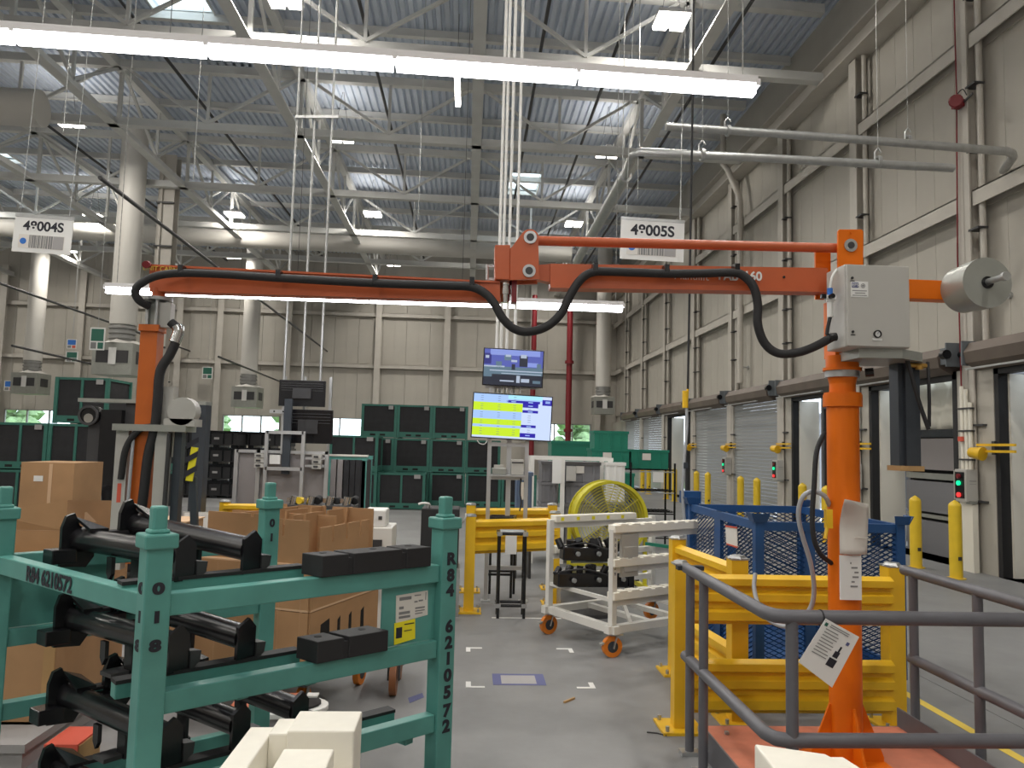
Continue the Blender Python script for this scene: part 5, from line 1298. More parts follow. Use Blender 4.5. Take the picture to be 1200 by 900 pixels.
MB().cyl((-.12, 7.3, .0), (-.12, 7.3, .19), .05, 16).build('bottle_body', 'rubber', t); MB().cyl((-.12, 7.3, .19), (-.12, 7.3, .24), .035, 14, r2=.03).build('cap', 'plastic_white', t); MB().cyl((-.12, 7.3, .06), (-.12, 7.3, .15), .0505, 16, caps=False).build('label_band', 'paper', t)

# ================================================================ BROWN DUNNAGE CART
K = Vector((-.91, 4.66, 0)); E1 = Vector((-.93, .36, 0)).normalized(); E2 = Vector((.36, .93, 0)).normalized()
def kp(a, b, z): return K + E1 * a + E2 * b + Vector((0, 0, z))
t = wthing('dunnage_cart', 'brown corrugated partition boxes stacked on a caster cart behind the teal rack', 'cart', kp(.45, .4, 0))
A1, B1 = .92, .85
def board(p0, p1, z0, z1, notches, name='partition_panel', th=.012, slots=()):
    """corrugated board standing between p0 and p1 with notches cut into its top edge"""
    p0, p1 = V3((p0.x, p0.y, 0)), V3((p1.x, p1.y, 0)); L = (p1 - p0).length; u = (p1 - p0).normalized(); n = Vector((-u.y, u.x, 0)) * th
    top = [(L, z1)]; 
    for c, w_, d in sorted(notches, reverse=True):
        top += [(c + w_ / 2, z1), (c + w_ / 2 * .6, z1 - d), (c - w_ / 2 * .6, z1 - d), (c - w_ / 2, z1)]
    prof = [(0, z0), (L, z0)] + top + [(0, z1)]
    o = MB().ext([p0 + u * a + Vector((0, 0, b)) for a, b in prof], n).build(name, 'card', t)
    MB().bar(p0 + n * .5 + Vector((0, 0, z0)), p1 + n * .5 + Vector((0, 0, z0)), th * 1.3, .012).build('board_edge', 'cardedge', o)
    for c, w_, a, b in slots:
        MB().ext([p0 + u * (c - w_ / 2) + n * 1.03 + Vector((0, 0, a)), p0 + u * (c + w_ / 2) + n * 1.03 + Vector((0, 0, a)), p0 + u * (c + w_ / 2) + n * 1.03 + Vector((0, 0, b)), p0 + u * (c - w_ / 2 * .8) + n * 1.03 + Vector((0, 0, b + .02))], n * .1).build('slot', 'hole', o)
for z0, z1 in ((.27, .63), (.64, .90)):
    board(kp(0, 0, 0), kp(A1, 0, 0), z0, z1, ())
    board(kp(0, B1, 0), kp(0, 0, 0), z0, z1, (), slots=((.22, .045, z0 + .10, z0 + .26), (.38, .035, z0 + .11, z0 + .26), (.52, .035, z0 + .12, z0 + .26), (.68, .11, z0 + .08, z0 + .27)) if z0 < .5 else ())
    board(kp(A1, 0, 0), kp(A1, B1, 0), z0, z1, ()); board(kp(A1, B1, 0), kp(0, B1, 0), z0, z1, ())
    MB().ext([kp(0, 0, z0), kp(A1, 0, z0), kp(A1, B1, z0), kp(0, B1, z0)], (0, 0, .008)).build('tray_floor', 'cardedge', t)
MB().ext([kp(-.01, -.01, .90), kp(A1, -.01, .90), kp(A1, B1, .90), kp(-.01, B1, .90)], (0, 0, .008)).build('tray_floor', 'cardedge', t)
board(kp(.03, .02, 0), kp(.30, .02, 0), .905, 1.17, ((.18, .02, .10),)); board(kp(.30, .04, 0), kp(.78, .04, 0), .905, 1.19, ((.15, .03, .02),))
board(kp(.02, .72, 0), kp(.02, .10, 0), .905, 1.12, ((.12, .03, .1), (.3, .03, .1), (.47, .03, .1)))
board(kp(.20, .80, 0), kp(.20, .08, 0), .905, 1.19, ((.1, .05, .1), (.35, .06, .12), (.6, .03, .1))); board(kp(.42, .80, 0), kp(.42, .08, 0), .905, 1.19, ((.2, .05, .06), (.5, .06, .09)))
board(kp(.62, .80, 0), kp(.62, .08, 0), .905, 1.18, ((.3, .05, .05),)); board(kp(.85, .35, 0), kp(.05, .35, 0), .905, 1.17, ((.2, .06, .1), (.4, .06, .04), (.6, .03, .1))); board(kp(.85, .75, 0), kp(.0, .75, 0), .905, 1.19, ((.2, .1, .1), (.5, .06, .1)))
for a in (.05, .2, .33, .5, .65): MB().bar(kp(a, -.006, .28), kp(a, -.006, .89), .014, .008).build('board_rib', 'cardedge', t)
MB().ext([kp(0, 0, .20), kp(A1, 0, .20), kp(A1, B1, .20), kp(0, B1, .20)], (0, 0, .06)).build('cart_deck', 'dark', t)
MB().bar(kp(-.02, -.02, .33), kp(-.02, B1, .33), .03, .05).build('wood_strip', 'wood', t)
for a, b in ((.08, .10), (.06, .76), (.84, .10), (.84, .76)):
    c = kp(a, b, 0); caster(t, c.x, c.y, .2, .085, 1.35)
# brown caster seen beneath the front rail
t = wthing('loose_caster_dolly', 'low dark dolly on tall brown wheels, seen under the teal rack', 'dolly', (-.5, 5.2, 0))
MB().b2((-.54, 5.12, .235), (-.34, 5.6, .265)).build('dolly_deck', 'dark', t)
for x, y in ((-.44, 5.17), (-.44, 5.52)):
    MB().cyl((x - .022, y, .112), (x + .022, y, .112), .112, 26).build('wheel', 'brownwheel', t); MB().b2((x - .04, y - .03, .1), (x - .03, y + .03, .24)).b2((x + .03, y - .03, .1), (x + .04, y + .03, .24)).build('fork', 'dark', t)
# low red-topped scooter
t = wthing('floor_dolly', 'low round-nosed dolly with white rim and red pad on the floor behind the rack', 'dolly', (-1.0, 4.35, 0))
pts = []
for k in range(13):
    a = -R90 + math.pi * k / 12; pts.append(Vector((-.98 + .17 * math.cos(a) * 1.5, 4.38 + .16 * math.sin(a), .17)))
pts += [Vector((-1.25, 4.54, .17)), Vector((-1.25, 4.22, .17))]
MB().ext(pts, (0, 0, .03)).build('rim', 'plastic_white', t, bevel=.006)
MB().ext([p + (Vector((-1.02, 4.38, .17)) - p) * .14 + Vector((0, 0, .031)) for p in pts], (0, 0, .012)).build('black_nose', 'rubber', t)
MB().b2((-1.23, 4.26, .205), (-.90, 4.5, .222)).build('red_pad', 'platform', t); MB().b2((-1.02, 4.36, .222), (-.95, 4.41, .245)).build('latch', 'black', t); MB().b2((-.86, 4.44, .214), (-.80, 4.5, .224)).build('white_patch', 'plastic_white', t)
for x in (-1.15, -.85):
    for y in (4.27, 4.48): MB().cyl((x, y - .012, .05), (x, y + .012, .05), .05, 14).b2((x - .012, y - .02, .05), (x + .012, y + .02, .17)).build('wheel', 'rubber', t)

# ================================================================ CARDBOARD AT THE LEFT
t = wthing('pallet', 'worn grey plastic pallet under the big carton at lower left', 'pallet', (-2.65, 4.5, 0))
MB().b2((-3.35, 3.98, .09), (-2.12, 5.1, .13)).build('deck_board', 'paleink', t)
for x in (-3.28, -2.75, -2.2): MB().b2((x - .06, 4.0, 0), (x + .06, 5.08, .09)).build('pallet_runner', 'paleink', t)
t = wthing('wood_block', 'red-painted wooden block on the floor behind the rack tubes', 'block', (-1.93, 4.08, 0))
MB().b2((-2.02, 3.96, 0), (-1.86, 4.2, .14)).build('block_body', 'redbright', t); MB().b2((-1.86, 3.97, .01), (-1.855, 4.19, .13)).build('end_grain', 'wood', t)
def carton(label, x0, x1, y0, y1, z0, z1, flap, name='carton'):
    t = wthing(name, label, 'box', ((x0 + x1) / 2, (y0 + y1) / 2, z0), 'brown cartons at the left'); th = .014
    MB().b2((x0, y0, z0), (x1, y0 + th, z1)).build('side_wall', 'card', t); MB().b2((x0, y1 - th, z0), (x1, y1, z1)).build('side_wall', 'card', t)
    MB().b2((x0, y0 + th, z0), (x0 + th, y1 - th, z1)).build('side_wall', 'card', t); MB().b2((x1 - th, y0 + th, z0), (x1, y1 - th, z1)).build('side_wall', 'card', t)
    MB().b2((x0, y0, z0), (x1, y1, z0 + th)).build('bottom', 'card', t)
    if flap:
        MB().ext([(x0, y0, z1), (x1 - .01, y0, z1), (x1 - .01, y0 - .01, z1 + flap), (x0 + .05, y0 - .06, z1 + flap * .6)], (0, .008, 0)).build('flap', 'card', t)
        MB().ext([(x1, y0, z1), (x1, y1, z1), (x1 + .02, y1 - .03, z1 + flap), (x1 + .01, y0 + .0, z1 + flap)], (.008, 0, 0)).build('flap', 'card', t)
        MB().ext([(x0, y1, z1), (x1, y1, z1), (x1, y1 + .03, z1 + flap), (x0, y1 + .03, z1 + flap)], (0, .008, 0)).build('flap', 'card', t)
    return t
t = carton('big closed brown carton on the grey pallet, lower left behind the rack', -3.3, -2.14, 4.25, 5.05, .13, .93, 0)
MB().b2((-3.3, 4.25, .93), (-2.14, 5.05, .944)).build('lid', 'card', t); MB().b2((-2.20, 4.244, .15), (-2.142, 4.25, .93)).build('tape_strip', 'wood', t)
t = wthing('carton', 'open brown carton with raised flaps on top of the big carton, far left', 'box', (-2.6, 4.8, .944), 'brown cartons at the left')
xr = (-2.222, 4.42, 1.135)[0]
MB().ext([(xr, 4.42, .945), (xr, 5.04, .945), (xr + .02, 5.2, 1.225), (xr, 4.42, 1.285)], (-.012, 0, 0)).build('side_wall', 'card', t)
MB().b2((-2.95, 4.42, .945), (xr - .012, 4.434, 1.115)).build('side_wall', 'card', t); MB().b2((-2.95, 4.434, .945), (-2.936, 5.02, 1.115)).build('side_wall', 'card', t); MB().b2((-2.936, 5.01, .945), (xr - .012, 5.024, 1.115)).build('side_wall', 'card', t)
MB().ext([(-2.95, 4.42, 1.117), (xr - .012, 4.42, 1.117), (xr - .012, 4.425, 1.283), (-2.66, 4.40, 1.205), (-2.95, 4.40, 1.16)], (0, .008, 0)).build('flap', 'card', t)
MB().b2((xr, 4.62, 1.13), (xr + .002, 4.85, 1.2)).build('print_patch', 'cardedge', t)
t = carton('tall brown carton standing farther back, left of the black forklift', -4.05, -3.58, 7.2, 7.75, 0, 1.38, 0)
MB().b2((-4.05, 7.2, 1.38), (-3.58, 7.75, 1.392)).build('lid', 'card', t); MB().b2((-3.80, 7.195, .3), (-3.77, 7.2, 1.38)).build('tape_strip', 'cardedge', t); MB().b2((-3.93, 7.194, 1.22), (-3.85, 7.2, 1.27)).build('white_label', 'plastic_white', t)
t = wthing('carton', 'narrow brown carton behind the lifting tube, right of it', 'box', (-2.5, 6.3, 0), 'brown cartons at the left'); MB().b2((-2.52, 6.2, 0), (-2.2, 6.6, .98)).build('body', 'card', t); MB().b2((-2.53, 6.19, .98), (-2.19, 6.61, .99)).build('lid', 'cardedge', t)
t = wthing('white_crate', 'small white wire crate with a white sheet, right of the lifting tube', 'crate', (-2.25, 7.0, 0)); MB().b2((-2.52, 7.0, 0), (-2.28, 7.3, .78)).build('crate_body', 'slate', t); MB().b2((-2.50, 6.99, .80), (-2.29, 7.0, .98)).build('white_sheet', 'plastic_white', t); MB().b2((-2.515, 7.0, .78), (-2.285, 7.02, .99)).build('back_plate', 'boxgrey', t)

# ================================================================ FORKLIFT BEHIND THE LIFTING TUBE
t = wthing('forklift', 'dark forklift mast with round lamps behind the lifting tube', 'forklift', (-3.55, 8.9, 0))
xa, xb = (-3.921, 8.6, 1.936)[0], (-2.938, 8.6, 1.963)[0]
zm_ = (-3.928, 8.6, 2.03)[2]
MB().b2((xa - .19, 8.5, .05), (xa - .05, 8.62, zm_ - .12)).build('mast_channel', 'dark', t); MB().b2((xa - .05, 8.46, .05), (xa + .17, 8.6, zm_ - .10)).build('mast_channel', 'black', t)
MB().b2((xb - .07, 8.5, .05), (xb + .07, 8.66, zm_ - .02)).build('mast_channel', 'slate', t)
MB().b2((xa + .17, 8.55, zm_ - .30), (xb - .07, 8.65, zm_ - .02)).build('cross_head', 'dark', t); MB().b2((xa - .32, 8.5, zm_ - .02), (xb + .06, 8.7, zm_ + .02)).build('top_plate', 'silver', t)
for x, z in (((-4.088, 8.5, 1.862)[0], (-4.088, 8.5, 1.862)[2]), ((-3.045, 8.5, 1.872)[0], (-3.045, 8.5, 1.872)[2])):
    lp = MB().cyl((x, 8.44, z), (x, 8.60, z), .105, 24).build('lamp_housing', 'black', t); MB().ring((x, 8.435, z), (0, 1, 0), .085, .108, .02, 24).build('lamp_rim', 'dark', lp); MB().cyl((x, 8.438, z - .03), (x, 8.45, z - .03), .05, 16).build('lamp_lens', 'chrome', lp)
MB().cyl((xa + .45, 8.5, zm_ - .06), (xa + .45, 8.5, zm_ + .06), .06, 14).build('beacon', 'boxgrey', t)
MB().tube(smoothpath([((-3.961, 8.2, 0.977)[0], 8.3, .92), ((-3.962, 8.2, 1.118)[0], 8.3, 1.03), ((-3.914, 8.2, 1.172)[0], 8.3, 1.10), ((-3.868, 8.2, 1.12)[0], 8.3, 1.05), ((-3.85, 8.2, 0.979)[0], 8.3, .92)], 5), .03, 10).build('grab_handle', 'chrome', t)
MB().b2((xa - .3, 8.75, .15), (xb + .1, 10.3, .75)).build('body', 'dark', t, bevel=.03); MB().b2((xa - .25, 8.75, .75), (xa + .3, 9.3, 1.2)).build('operator_panel', 'black', t, bevel=.02)
for x in (xa - .2, xb): 
    for y in (8.9, 10.1): MB().cyl((x - .08, y, .17), (x + .08, y, .17), .17, 18).build('wheel', 'rubber', t)
for x in (xa + .2, xb - .3): MB().b2((x - .05, 8.1, .04), (x + .05, 8.5, .09)).b2((x - .05, 8.44, .04), (x + .05, 8.5, .7)).build('fork', 'dark', t)

# ================================================================ GREEN MESH CONTAINERS AT THE BACK
def container(w_, d_, h_, div):
    t = thing('mesh_container', '', 'container', (0, 0, 0), 0, 'dark green mesh containers')
    p_ = .035
    for x in (0, w_):
        for y in (0, d_): MB().b2((x - p_, y - p_, 0), (x + p_, y + p_, h_)).build('corner_post', 'green', t)
    for y in (0, d_):
        MB().b2((0, y - .02, h_ - .05), (w_, y + .02, h_)).build('top_rail', 'green', t); MB().b2((0, y - .025, .02), (w_, y + .025, .16)).build('base_rail', 'green', t)
    for x in (0, w_):
        MB().b2((x - .02, 0, h_ - .05), (x + .02, d_, h_)).build('top_rail', 'green', t); MB().b2((x - .025, 0, .02), (x + .025, d_, .16)).build('base_rail', 'green', t)
    MB().b2((p_, .0, .14), (w_ - p_, .012, h_ - .05)).build('mesh_cloth', 'mesh_cloth', t); MB().b2((p_, d_ - .012, .14), (w_ - p_, d_, h_ - .05)).build('mesh_cloth', 'mesh_cloth', t)
    MB().b2((0, p_, .14), (.012, d_ - p_, h_ - .05)).build('mesh_cloth', 'mesh_cloth', t); MB().b2((w_ - .012, p_, .14), (w_, d_ - p_, h_ - .05)).build('mesh_cloth', 'mesh_cloth', t)
    MB().b2((0, 0, .1), (w_, d_, .13)).build('floor_plate', 'green', t)
    if div: MB().b2((w_ / 2 - .025, -.02, .14), (w_ / 2 + .025, .02, h_ - .04)).build('middle_post', 'green', t)
    MB().b2((w_ * .78, -.04, h_ - .13), (w_ * .92, -.03, h_ - .03)).build('card_holder', 'paleink', t)
    for f in (.32, .62): MB().b2((w_ * f - .07, -.027, .05), (w_ * f + .07, -.024, .10)).build('fork_pocket', 'hole', t)
    return t
cn = container(.865, 1.0, .88, False); cw = container(1.12, 1.0, .90, True); cl_ = container(.985, 1.0, .93, True)
col_ = ['left', 'middle', 'right', 'far right']
pl_ = []
for k in range(3): pl_.append((cn, (-2.79 + .94 * k, 20.3, 1.78), 'dark green mesh container, %s of three on the top tier, left of the screens' % ('leftmost', 'middle', 'rightmost')[k]))
for k in range(4): pl_.append((cn, (-2.84 + .94 * k, 20.3, .89), 'dark green mesh container, %s in the middle tier behind the screens' % ('first', 'second', 'third', 'fourth')[k]))
for k in range(5): pl_.append((cn, (-2.84 + .95 * k, 20.3, 0), 'dark green mesh container, %s in the floor row behind the screens' % ('first', 'second', 'third', 'fourth', 'fifth')[k]))
pl_ += [(cw, (-3.36, 19.0, .905), 'wide two-panel mesh container on the middle tier, left of the narrow ones'), (cw, (-3.36, 19.0, 0), 'wide two-panel mesh container on the floor, behind the cart of black cloths'), (cw, (-2.18, 19.2, 0), 'wide two-panel mesh container on the floor, right of the cart of black cloths')]
pl_ += [(cl_, (-8.25, 15.7, 1.87), 'two-panel mesh container on the top tier at far left, under the round duct box')]
for r_, nm in ((1, 'middle tier'), (0, 'floor')):
    for k in range(4): pl_.append((cl_, (-10.45 + 1.07 * k - (.0 if r_ else .0), 15.7, .935 * r_), 'two-panel mesh container on the %s at far left, %s' % (nm, ('outermost', 'second from the edge', 'third from the edge', 'nearest the lifting tube')[k])))
used_ = set()
for pr_, loc, lb in pl_:
    if pr_ not in used_: used_.add(pr_); pr_.location = loc; pr_['label'] = lb
    else: dup(pr_, loc, None, lb)
# black plastic bulk bins
def bulk():
    t = thing('bulk_bin', '', 'bin', (0, 0, 0), 0, 'black plastic bulk bins')
    MB().b2((0, 0, .07), (1.15, 1.0, .46)).build('bin_body', 'rubber', t)
    r_ = MB().b2((-.02, -.02, .40), (1.17, 1.02, .465)).build('bin_rim', 'black', t)
    for x in (.04, .40, .76, 1.0): MB().b2((x, -.015, .1), (x + .04, 0, .40)).build('rib', 'black', t)
    for x in (.1, .575, 1.05): MB().b2((x - .08, .02, 0), (x + .08, .98, .07)).build('bin_foot', 'black', t)
    MB().b2((.52, -.02, .22), (.66, -.015, .28)).build('card_holder', 'paleink', t)
    return t
bb = bulk(); first = True
for cx_, n_, nm in ((-7.55, 4, 'middle stack'), (-8.75, 4, 'left stack'), (-6.35, 4, 'right stack')):
    for k in range(n_):
        o = bb if first else dup(bb, (0, 0, 0)); first = False
        o.location = (cx_, 21.6 if nm != 'right stack' else 22.4, .466 * k); o['label'] = 'black plastic bulk bin, %s of the %s behind the forklift mast' % (('lowest', 'second from the floor', 'third from the floor', 'topmost')[k], nm)

# ================================================================ GREY WORKSTATION LEFT OF CENTRE
t = wthing('workstation', 'grey panelled workstation with an aluminium frame and small drawers, left of centre', 'workstation', (-2.45, 10.6, 0))
for x in (-3.07, -2.78, -1.88): MB().b2((x - .025, 10.35, 0), (x + .025, 10.4, 1.51)).build('post', 'alu', t)
MB().b2((-3.07, 10.35, 1.47), (-1.86, 10.4, 1.51)).build('top_bar', 'alu', t)
for a, b in ((-3.04, -2.81), (-2.75, -1.91)): MB().b2((a, 10.39, .35), (b, 10.41, 1.46)).build('grey_panel', 'greypanel', t)
for x in (-2.66, -2.18): MB().b2((x - .022, 10.25, 0), (x + .022, 10.29, 1.77)).build('frame_post', 'alu', t)
for z in (1.75, 1.27): MB().b2((-2.66, 10.25, z - .022), (-2.18, 10.29, z + .022)).build('frame_bar', 'alu', t)
MB().b2((-2.46, 10.3, 1.2), (-2.36, 10.36, 2.2)).build('mast', 'slate', t)
MB().b2((-2.62, 10.3, 1.33), (-2.48, 10.32, 1.45)).build('paper_sheet', 'plastic_white', t)
for x in (-2.74, -1.99):
    for k in range(3): MB().b2((x - .06, 10.24, 1.28 + k * .065), (x + .06, 10.38, 1.335 + k * .065)).build('drawer', 'boxgrey', t); MB().b2((x - .04, 10.235, 1.295 + k * .065), (x + .02, 10.24, 1.32 + k * .065)).build('drawer_window', 'dark', t)
for z in (1.30, 1.40): MB().b2((-2.15, 10.28, z), (-1.9, 10.36, z + .03)).build('shelf_bar', 'alu', t)
def back_monitor(label, c, w_, h_, tilt):
    t = thing('monitor', label, 'screen', c, 0, 'dark screen backs'); t.rotation_euler = (tilt, 0, 0)
    MB().b2((-w_ / 2, 0, -h_ / 2), (w_ / 2, .05, h_ / 2)).build('back_shell', 'black', t, bevel=.004); MB().b2((-w_ * .2, -.03, -h_ * .2), (w_ * .2, 0, h_ * .2)).build('mount_plate', 'dark', t)
    for k in range(4): MB().b2((-w_ * .45, -.006, h_ * (.1 + .09 * k)), (w_ * .45, 0, h_ * (.12 + .09 * k))).build('vent_strip', 'dark', t)
    return t
back_monitor('upper dark screen back hanging over the grey workstation', (-2.299, 10.6, 2.297), .63, .36, 0.0)
back_monitor('lower dark screen back tilted over the grey workstation', (-2.176, 10.5, 1.839), .66, .46, .12)
t = wthing('screen_frame', 'thin aluminium frame holding the dark screen backs', 'frame', (-2.3, 10.9, 0))
for x in (-2.60, -2.32, -1.96): MB().b2((x - .018, 10.85, 0), (x + .018, 10.89, 2.55)).build('upright', 'alu', t)
MB().b2((-2.7, 10.5, 2.01), (-1.95, 10.54, 2.06)).bar((-2.6, 10.52, 2.03), (-2.6, 10.86, 2.03), .03, .03).bar((-1.97, 10.52, 2.03), (-1.97, 10.86, 2.03), .03, .03).build('cross_bar', 'alu', t)
for x in (-2.64, -2.52, -2.4, -2.28, -2.16, -2.04): MB().cyl((x, 10.495, 2.035), (x, 10.50, 2.035), .012, 8).build('bar_hole', 'hole', t)
t = wthing('cloth_cart', 'teal cart hung with black and grey protective cloths, right of the grey workstation', 'cart', (-1.65, 10.9, 0))
for x in (-1.9, -1.42):
    for y in (10.7, 11.3): MB().b2((x - .03, y - .03, .1), (x + .03, y + .03, 1.42)).build('post', 'teal', t)
MB().b2((-1.95, 10.68, 1.40), (-1.38, 10.76, 1.45)).b2((-1.95, 11.26, 1.40), (-1.38, 11.32, 1.45)).build('top_bar', 'teal', t); MB().b2((-1.95, 10.66, .1), (-1.38, 11.34, .16)).build('base', 'teal', t)
MB().b2((-1.92, 10.66, 1.445), (-1.38, 10.8, 1.47)).build('sheet_edge', 'paper', t)
for k, (x, m_) in enumerate(((-1.84, 'greypanel'), (-1.75, 'greypanel'), (-1.66, 'mesh_cloth'), (-1.58, 'mesh_cloth'), (-1.50, 'mesh_cloth'), (-1.43, 'mesh_cloth'))):
    MB().b2((x - .038, 10.66 + .01 * (k % 2), .35), (x + .038, 11.2, 1.40)).build('cloth', m_, t, bevel=.01)
for x in (-1.88, -1.44): MB().cyl((x - .02, 10.75, .05), (x + .02, 10.75, .05), .05, 12).cyl((x - .02, 11.25, .05), (x + .02, 11.25, .05), .05, 12).build('wheel', 'rubber', t)
t = wthing('clamp_bench', 'low dark bench with chrome clamps between the yellow rail and the carton cart', 'bench', (-1.7, 9.2, 0))
MB().b2((-2.1, 9.0, .86), (-1.3, 9.4, .90)).build('bench_top', 'dark', t)
for x in (-2.05, -1.35): MB().b2((x - .03, 9.02, 0), (x + .03, 9.38, .86)).build('leg', 'dark', t)
for k, x in enumerate((-2.02, -1.82, -1.6, -1.4)):
    MB().cyl((x, 9.1, .90), (x + .02, 9.1, 1.0), .05, 12).b2((x - .07, 9.08, .93), (x + .02, 9.16, .98)).build('clamp', 'chrome', t); MB().cyl((x + .08, 9.05 + .03 * k, .95), (x + .10, 9.11 + .03 * k, .95 + .02 * (k % 2)), .04 + .008 * (k % 2), 14).build('knob', 'rubber' if k else 'bollard', t)
t = wthing('white_cabinet', 'white machine cabinet behind the brown cart, left of the right rack post', 'cabinet', (-.7, 6.6, 0))
MB().b2((-.86, 6.4, .0), (-.60, 6.8, .95)).build('body', 'white', t, bevel=.01); MB().b2((-.84, 6.42, .95), (-.66, 6.7, 1.09)).build('head', 'plastic_white', t, bevel=.01); MB().b2((-.80, 6.39, .5), (-.68, 6.4, .85)).build('dark_opening', 'dark', t); MB().cyl((-.76, 6.36, .45), (-.76, 6.4, .45), .06, 16).build('dial', 'black', t)
MB().b2((-.72, 6.415, 1.01), (-.69, 6.42, 1.04)).build('switch', 'dark', t)

# ================================================================ TOTES BEHIND THE FAN
t = wthing('white_rack', 'white painted frame rack around the grey totes, right of the screens', 'rack', (1.45, 11.2, 0))
for x in (.93, 1.37, 2.06):
    for y in (10.9, 11.6): MB().b2((x - .03, y - .03, 0), (x + .03, y + .03, 1.51)).build('post', 'white', t)
for y in (10.9, 11.6): MB().b2((.9, y - .025, 1.46), (2.1, y + .025, 1.51)).build('top_bar', 'white', t)
for z in (.5, .74): MB().b2((.93, 10.88, z), (1.4, 10.92, z + .05)).build('rail', 'white', t)
MB().b2((.93, 10.87, .2), (2.06, 11.63, .24)).build('deck', 'white', t)
MB().b2((1.22, 10.86, 1.13), (1.35, 10.88, 1.46)).build('white_sheet', 'plastic_white', t); MB().b2((1.42, 10.86, 1.17), (1.56, 10.88, 1.38)).build('grey_sheet', 'boxgrey', t)
def tote(label, x, y, z, w_, d_, h_, m_, grp, tag_=True):
    t = wthing('tote', label, 'tote', (x + w_ / 2, y + d_ / 2, z), grp)
    MB().b2((x + .015, y + .015, z), (x + w_ - .015, y + d_ - .015, z + h_ - .03)).build('tote_body', m_, t); MB().b2((x, y, z + h_ - .045), (x + w_, y + d_, z + h_)).build('tote_rim', m_, t)
    for f in (.2, .5, .8): MB().b2((x + w_ * f - .012, y, z + .01), (x + w_ * f + .012, y + .015, z + h_ - .05)).build('rib', m_, t)
    if tag_: MB().b2((x + w_ * .3, y - .004, z + h_ * .45), (x + w_ * .52, y, z + h_ * .8)).build('card_label', 'paper', t)
for k in range(4): tote('grey tote in the white frame, %s of the right pile' % ('lowest', 'second', 'third', 'topmost, with a paper label')[k], 1.42, 10.96, .245 + .3 * k, .52, .55, .295, 'greyplast', 'grey totes in the white frame', k == 3)
for k in range(4): tote('grey tote in the white frame, %s of the narrow left pile' % ('lowest', 'second', 'third', 'topmost')[k], 1.07, 11.0, .245 + .3 * k, .25, .5, .295, 'greyplast', 'grey totes in the white frame', False)
tote('white ribbed tote at the right end of the white frame', 1.95, 10.7, .9, .30, .16, .55, 'plastic_white', 'white totes', False)
t = wthing('tote_stand', 'slim stand carrying the white ribbed tote', 'stand', (2.1, 10.8, 0)); MB().b2((1.96, 10.71, .86), (2.24, 10.86, .9)).build('stand_top', 'galv', t)
for x in (1.98, 2.22): MB().b2((x - .015, 10.73, 0), (x + .015, 10.84, .86)).build('leg', 'galv', t)
tote('blue grey tote standing left of the white frame, with a white sheet', .62, 9.6, .7, .22, .4, .62, 'blueplast', 'blue totes', True)
t = wthing('tote_stand', 'dark low stand under the blue grey tote', 'stand', (.73, 9.8, 0)); MB().b2((.62, 9.6, .66), (.84, 10.0, .7)).build('stand_top', 'dark', t)
for x in (.64, .82): MB().b2((x - .015, 9.62, 0), (x + .015, 9.98, .66)).build('leg', 'dark', t)
# black wire shelving with green totes
t = wthing('wire_shelving', 'black wire shelving loaded with green totes beside the dock wall', 'shelving', (2.9, 13.0, 0))
for x in (2.05, 2.75, 3.5):
    for y in (12.7, 13.3): MB().cyl((x, y, 0), (x, y, 1.42), .018, 8).build('post', 'black', t)
for z in (1.30, .95, .60, .2):
    g = MB()
    for y in (12.7, 12.85, 13.0, 13.15, 13.3): g.bar((2.05, y, z), (3.5, y, z), .012, .012)
    for k in range(24): g.bar((2.05 + k * .063, 12.7, z + .01), (2.05 + k * .063, 13.3, z + .01), .006, .006)
    g.build('wire_shelf', 'black', t, kind='stuff'); MB().b2((2.05, 12.69, z - .04), (3.5, 12.705, z - .02)).build('shelf_edge', 'galv' if z > .9 else 'black', t)
MB().b2((3.12, 12.67, 1.10), (3.30, 12.68, 1.27)).build('white_card', 'plastic_white', t)
for k, x in enumerate((2.08, 2.75)): tote('green tote on the top wire shelf, %s one' % ('left', 'right')[k], x, 12.72, 1.32, .66, .55, .32, 'totegreen', 'green totes on the wire shelving', True)
tote('green tote stacked on the left green tote of the wire shelving', 2.12, 12.74, 1.64, .60, .5, .30, 'totegreen', 'green totes on the wire shelving', False)
tote('low green tote on the second wire shelf', 2.08, 12.74, .97, .4, .5, .2, 'totegreen', 'green totes on the wire shelving', False)
tote('dark blue tote on the lower wire shelf', 2.45, 12.74, .62, .45, .5, .26, 'blueplast', 'blue totes', False)
# green boxes farther back
for k, (x, y, z, w_) in enumerate(((2.3, 22.5, 0, 1.3), (3.7, 22.6, 0, 1.3), (2.5, 22.6, .92, 1.2))):
    t = wthing('green_crate', 'dark green crate behind the wire shelving, %s' % ('left lower', 'right lower', 'upper')[k], 'crate', (x, y, z), 'far green crates'); MB().b2((x, y, z), (x + w_, y + 1, z + .9)).build('crate_body', 'totegreen', t); MB().b2((x - .02, y - .02, z + .82), (x + w_ + .02, y + 1.02, z + .915)).build('crate_rim', 'totegreen', t)

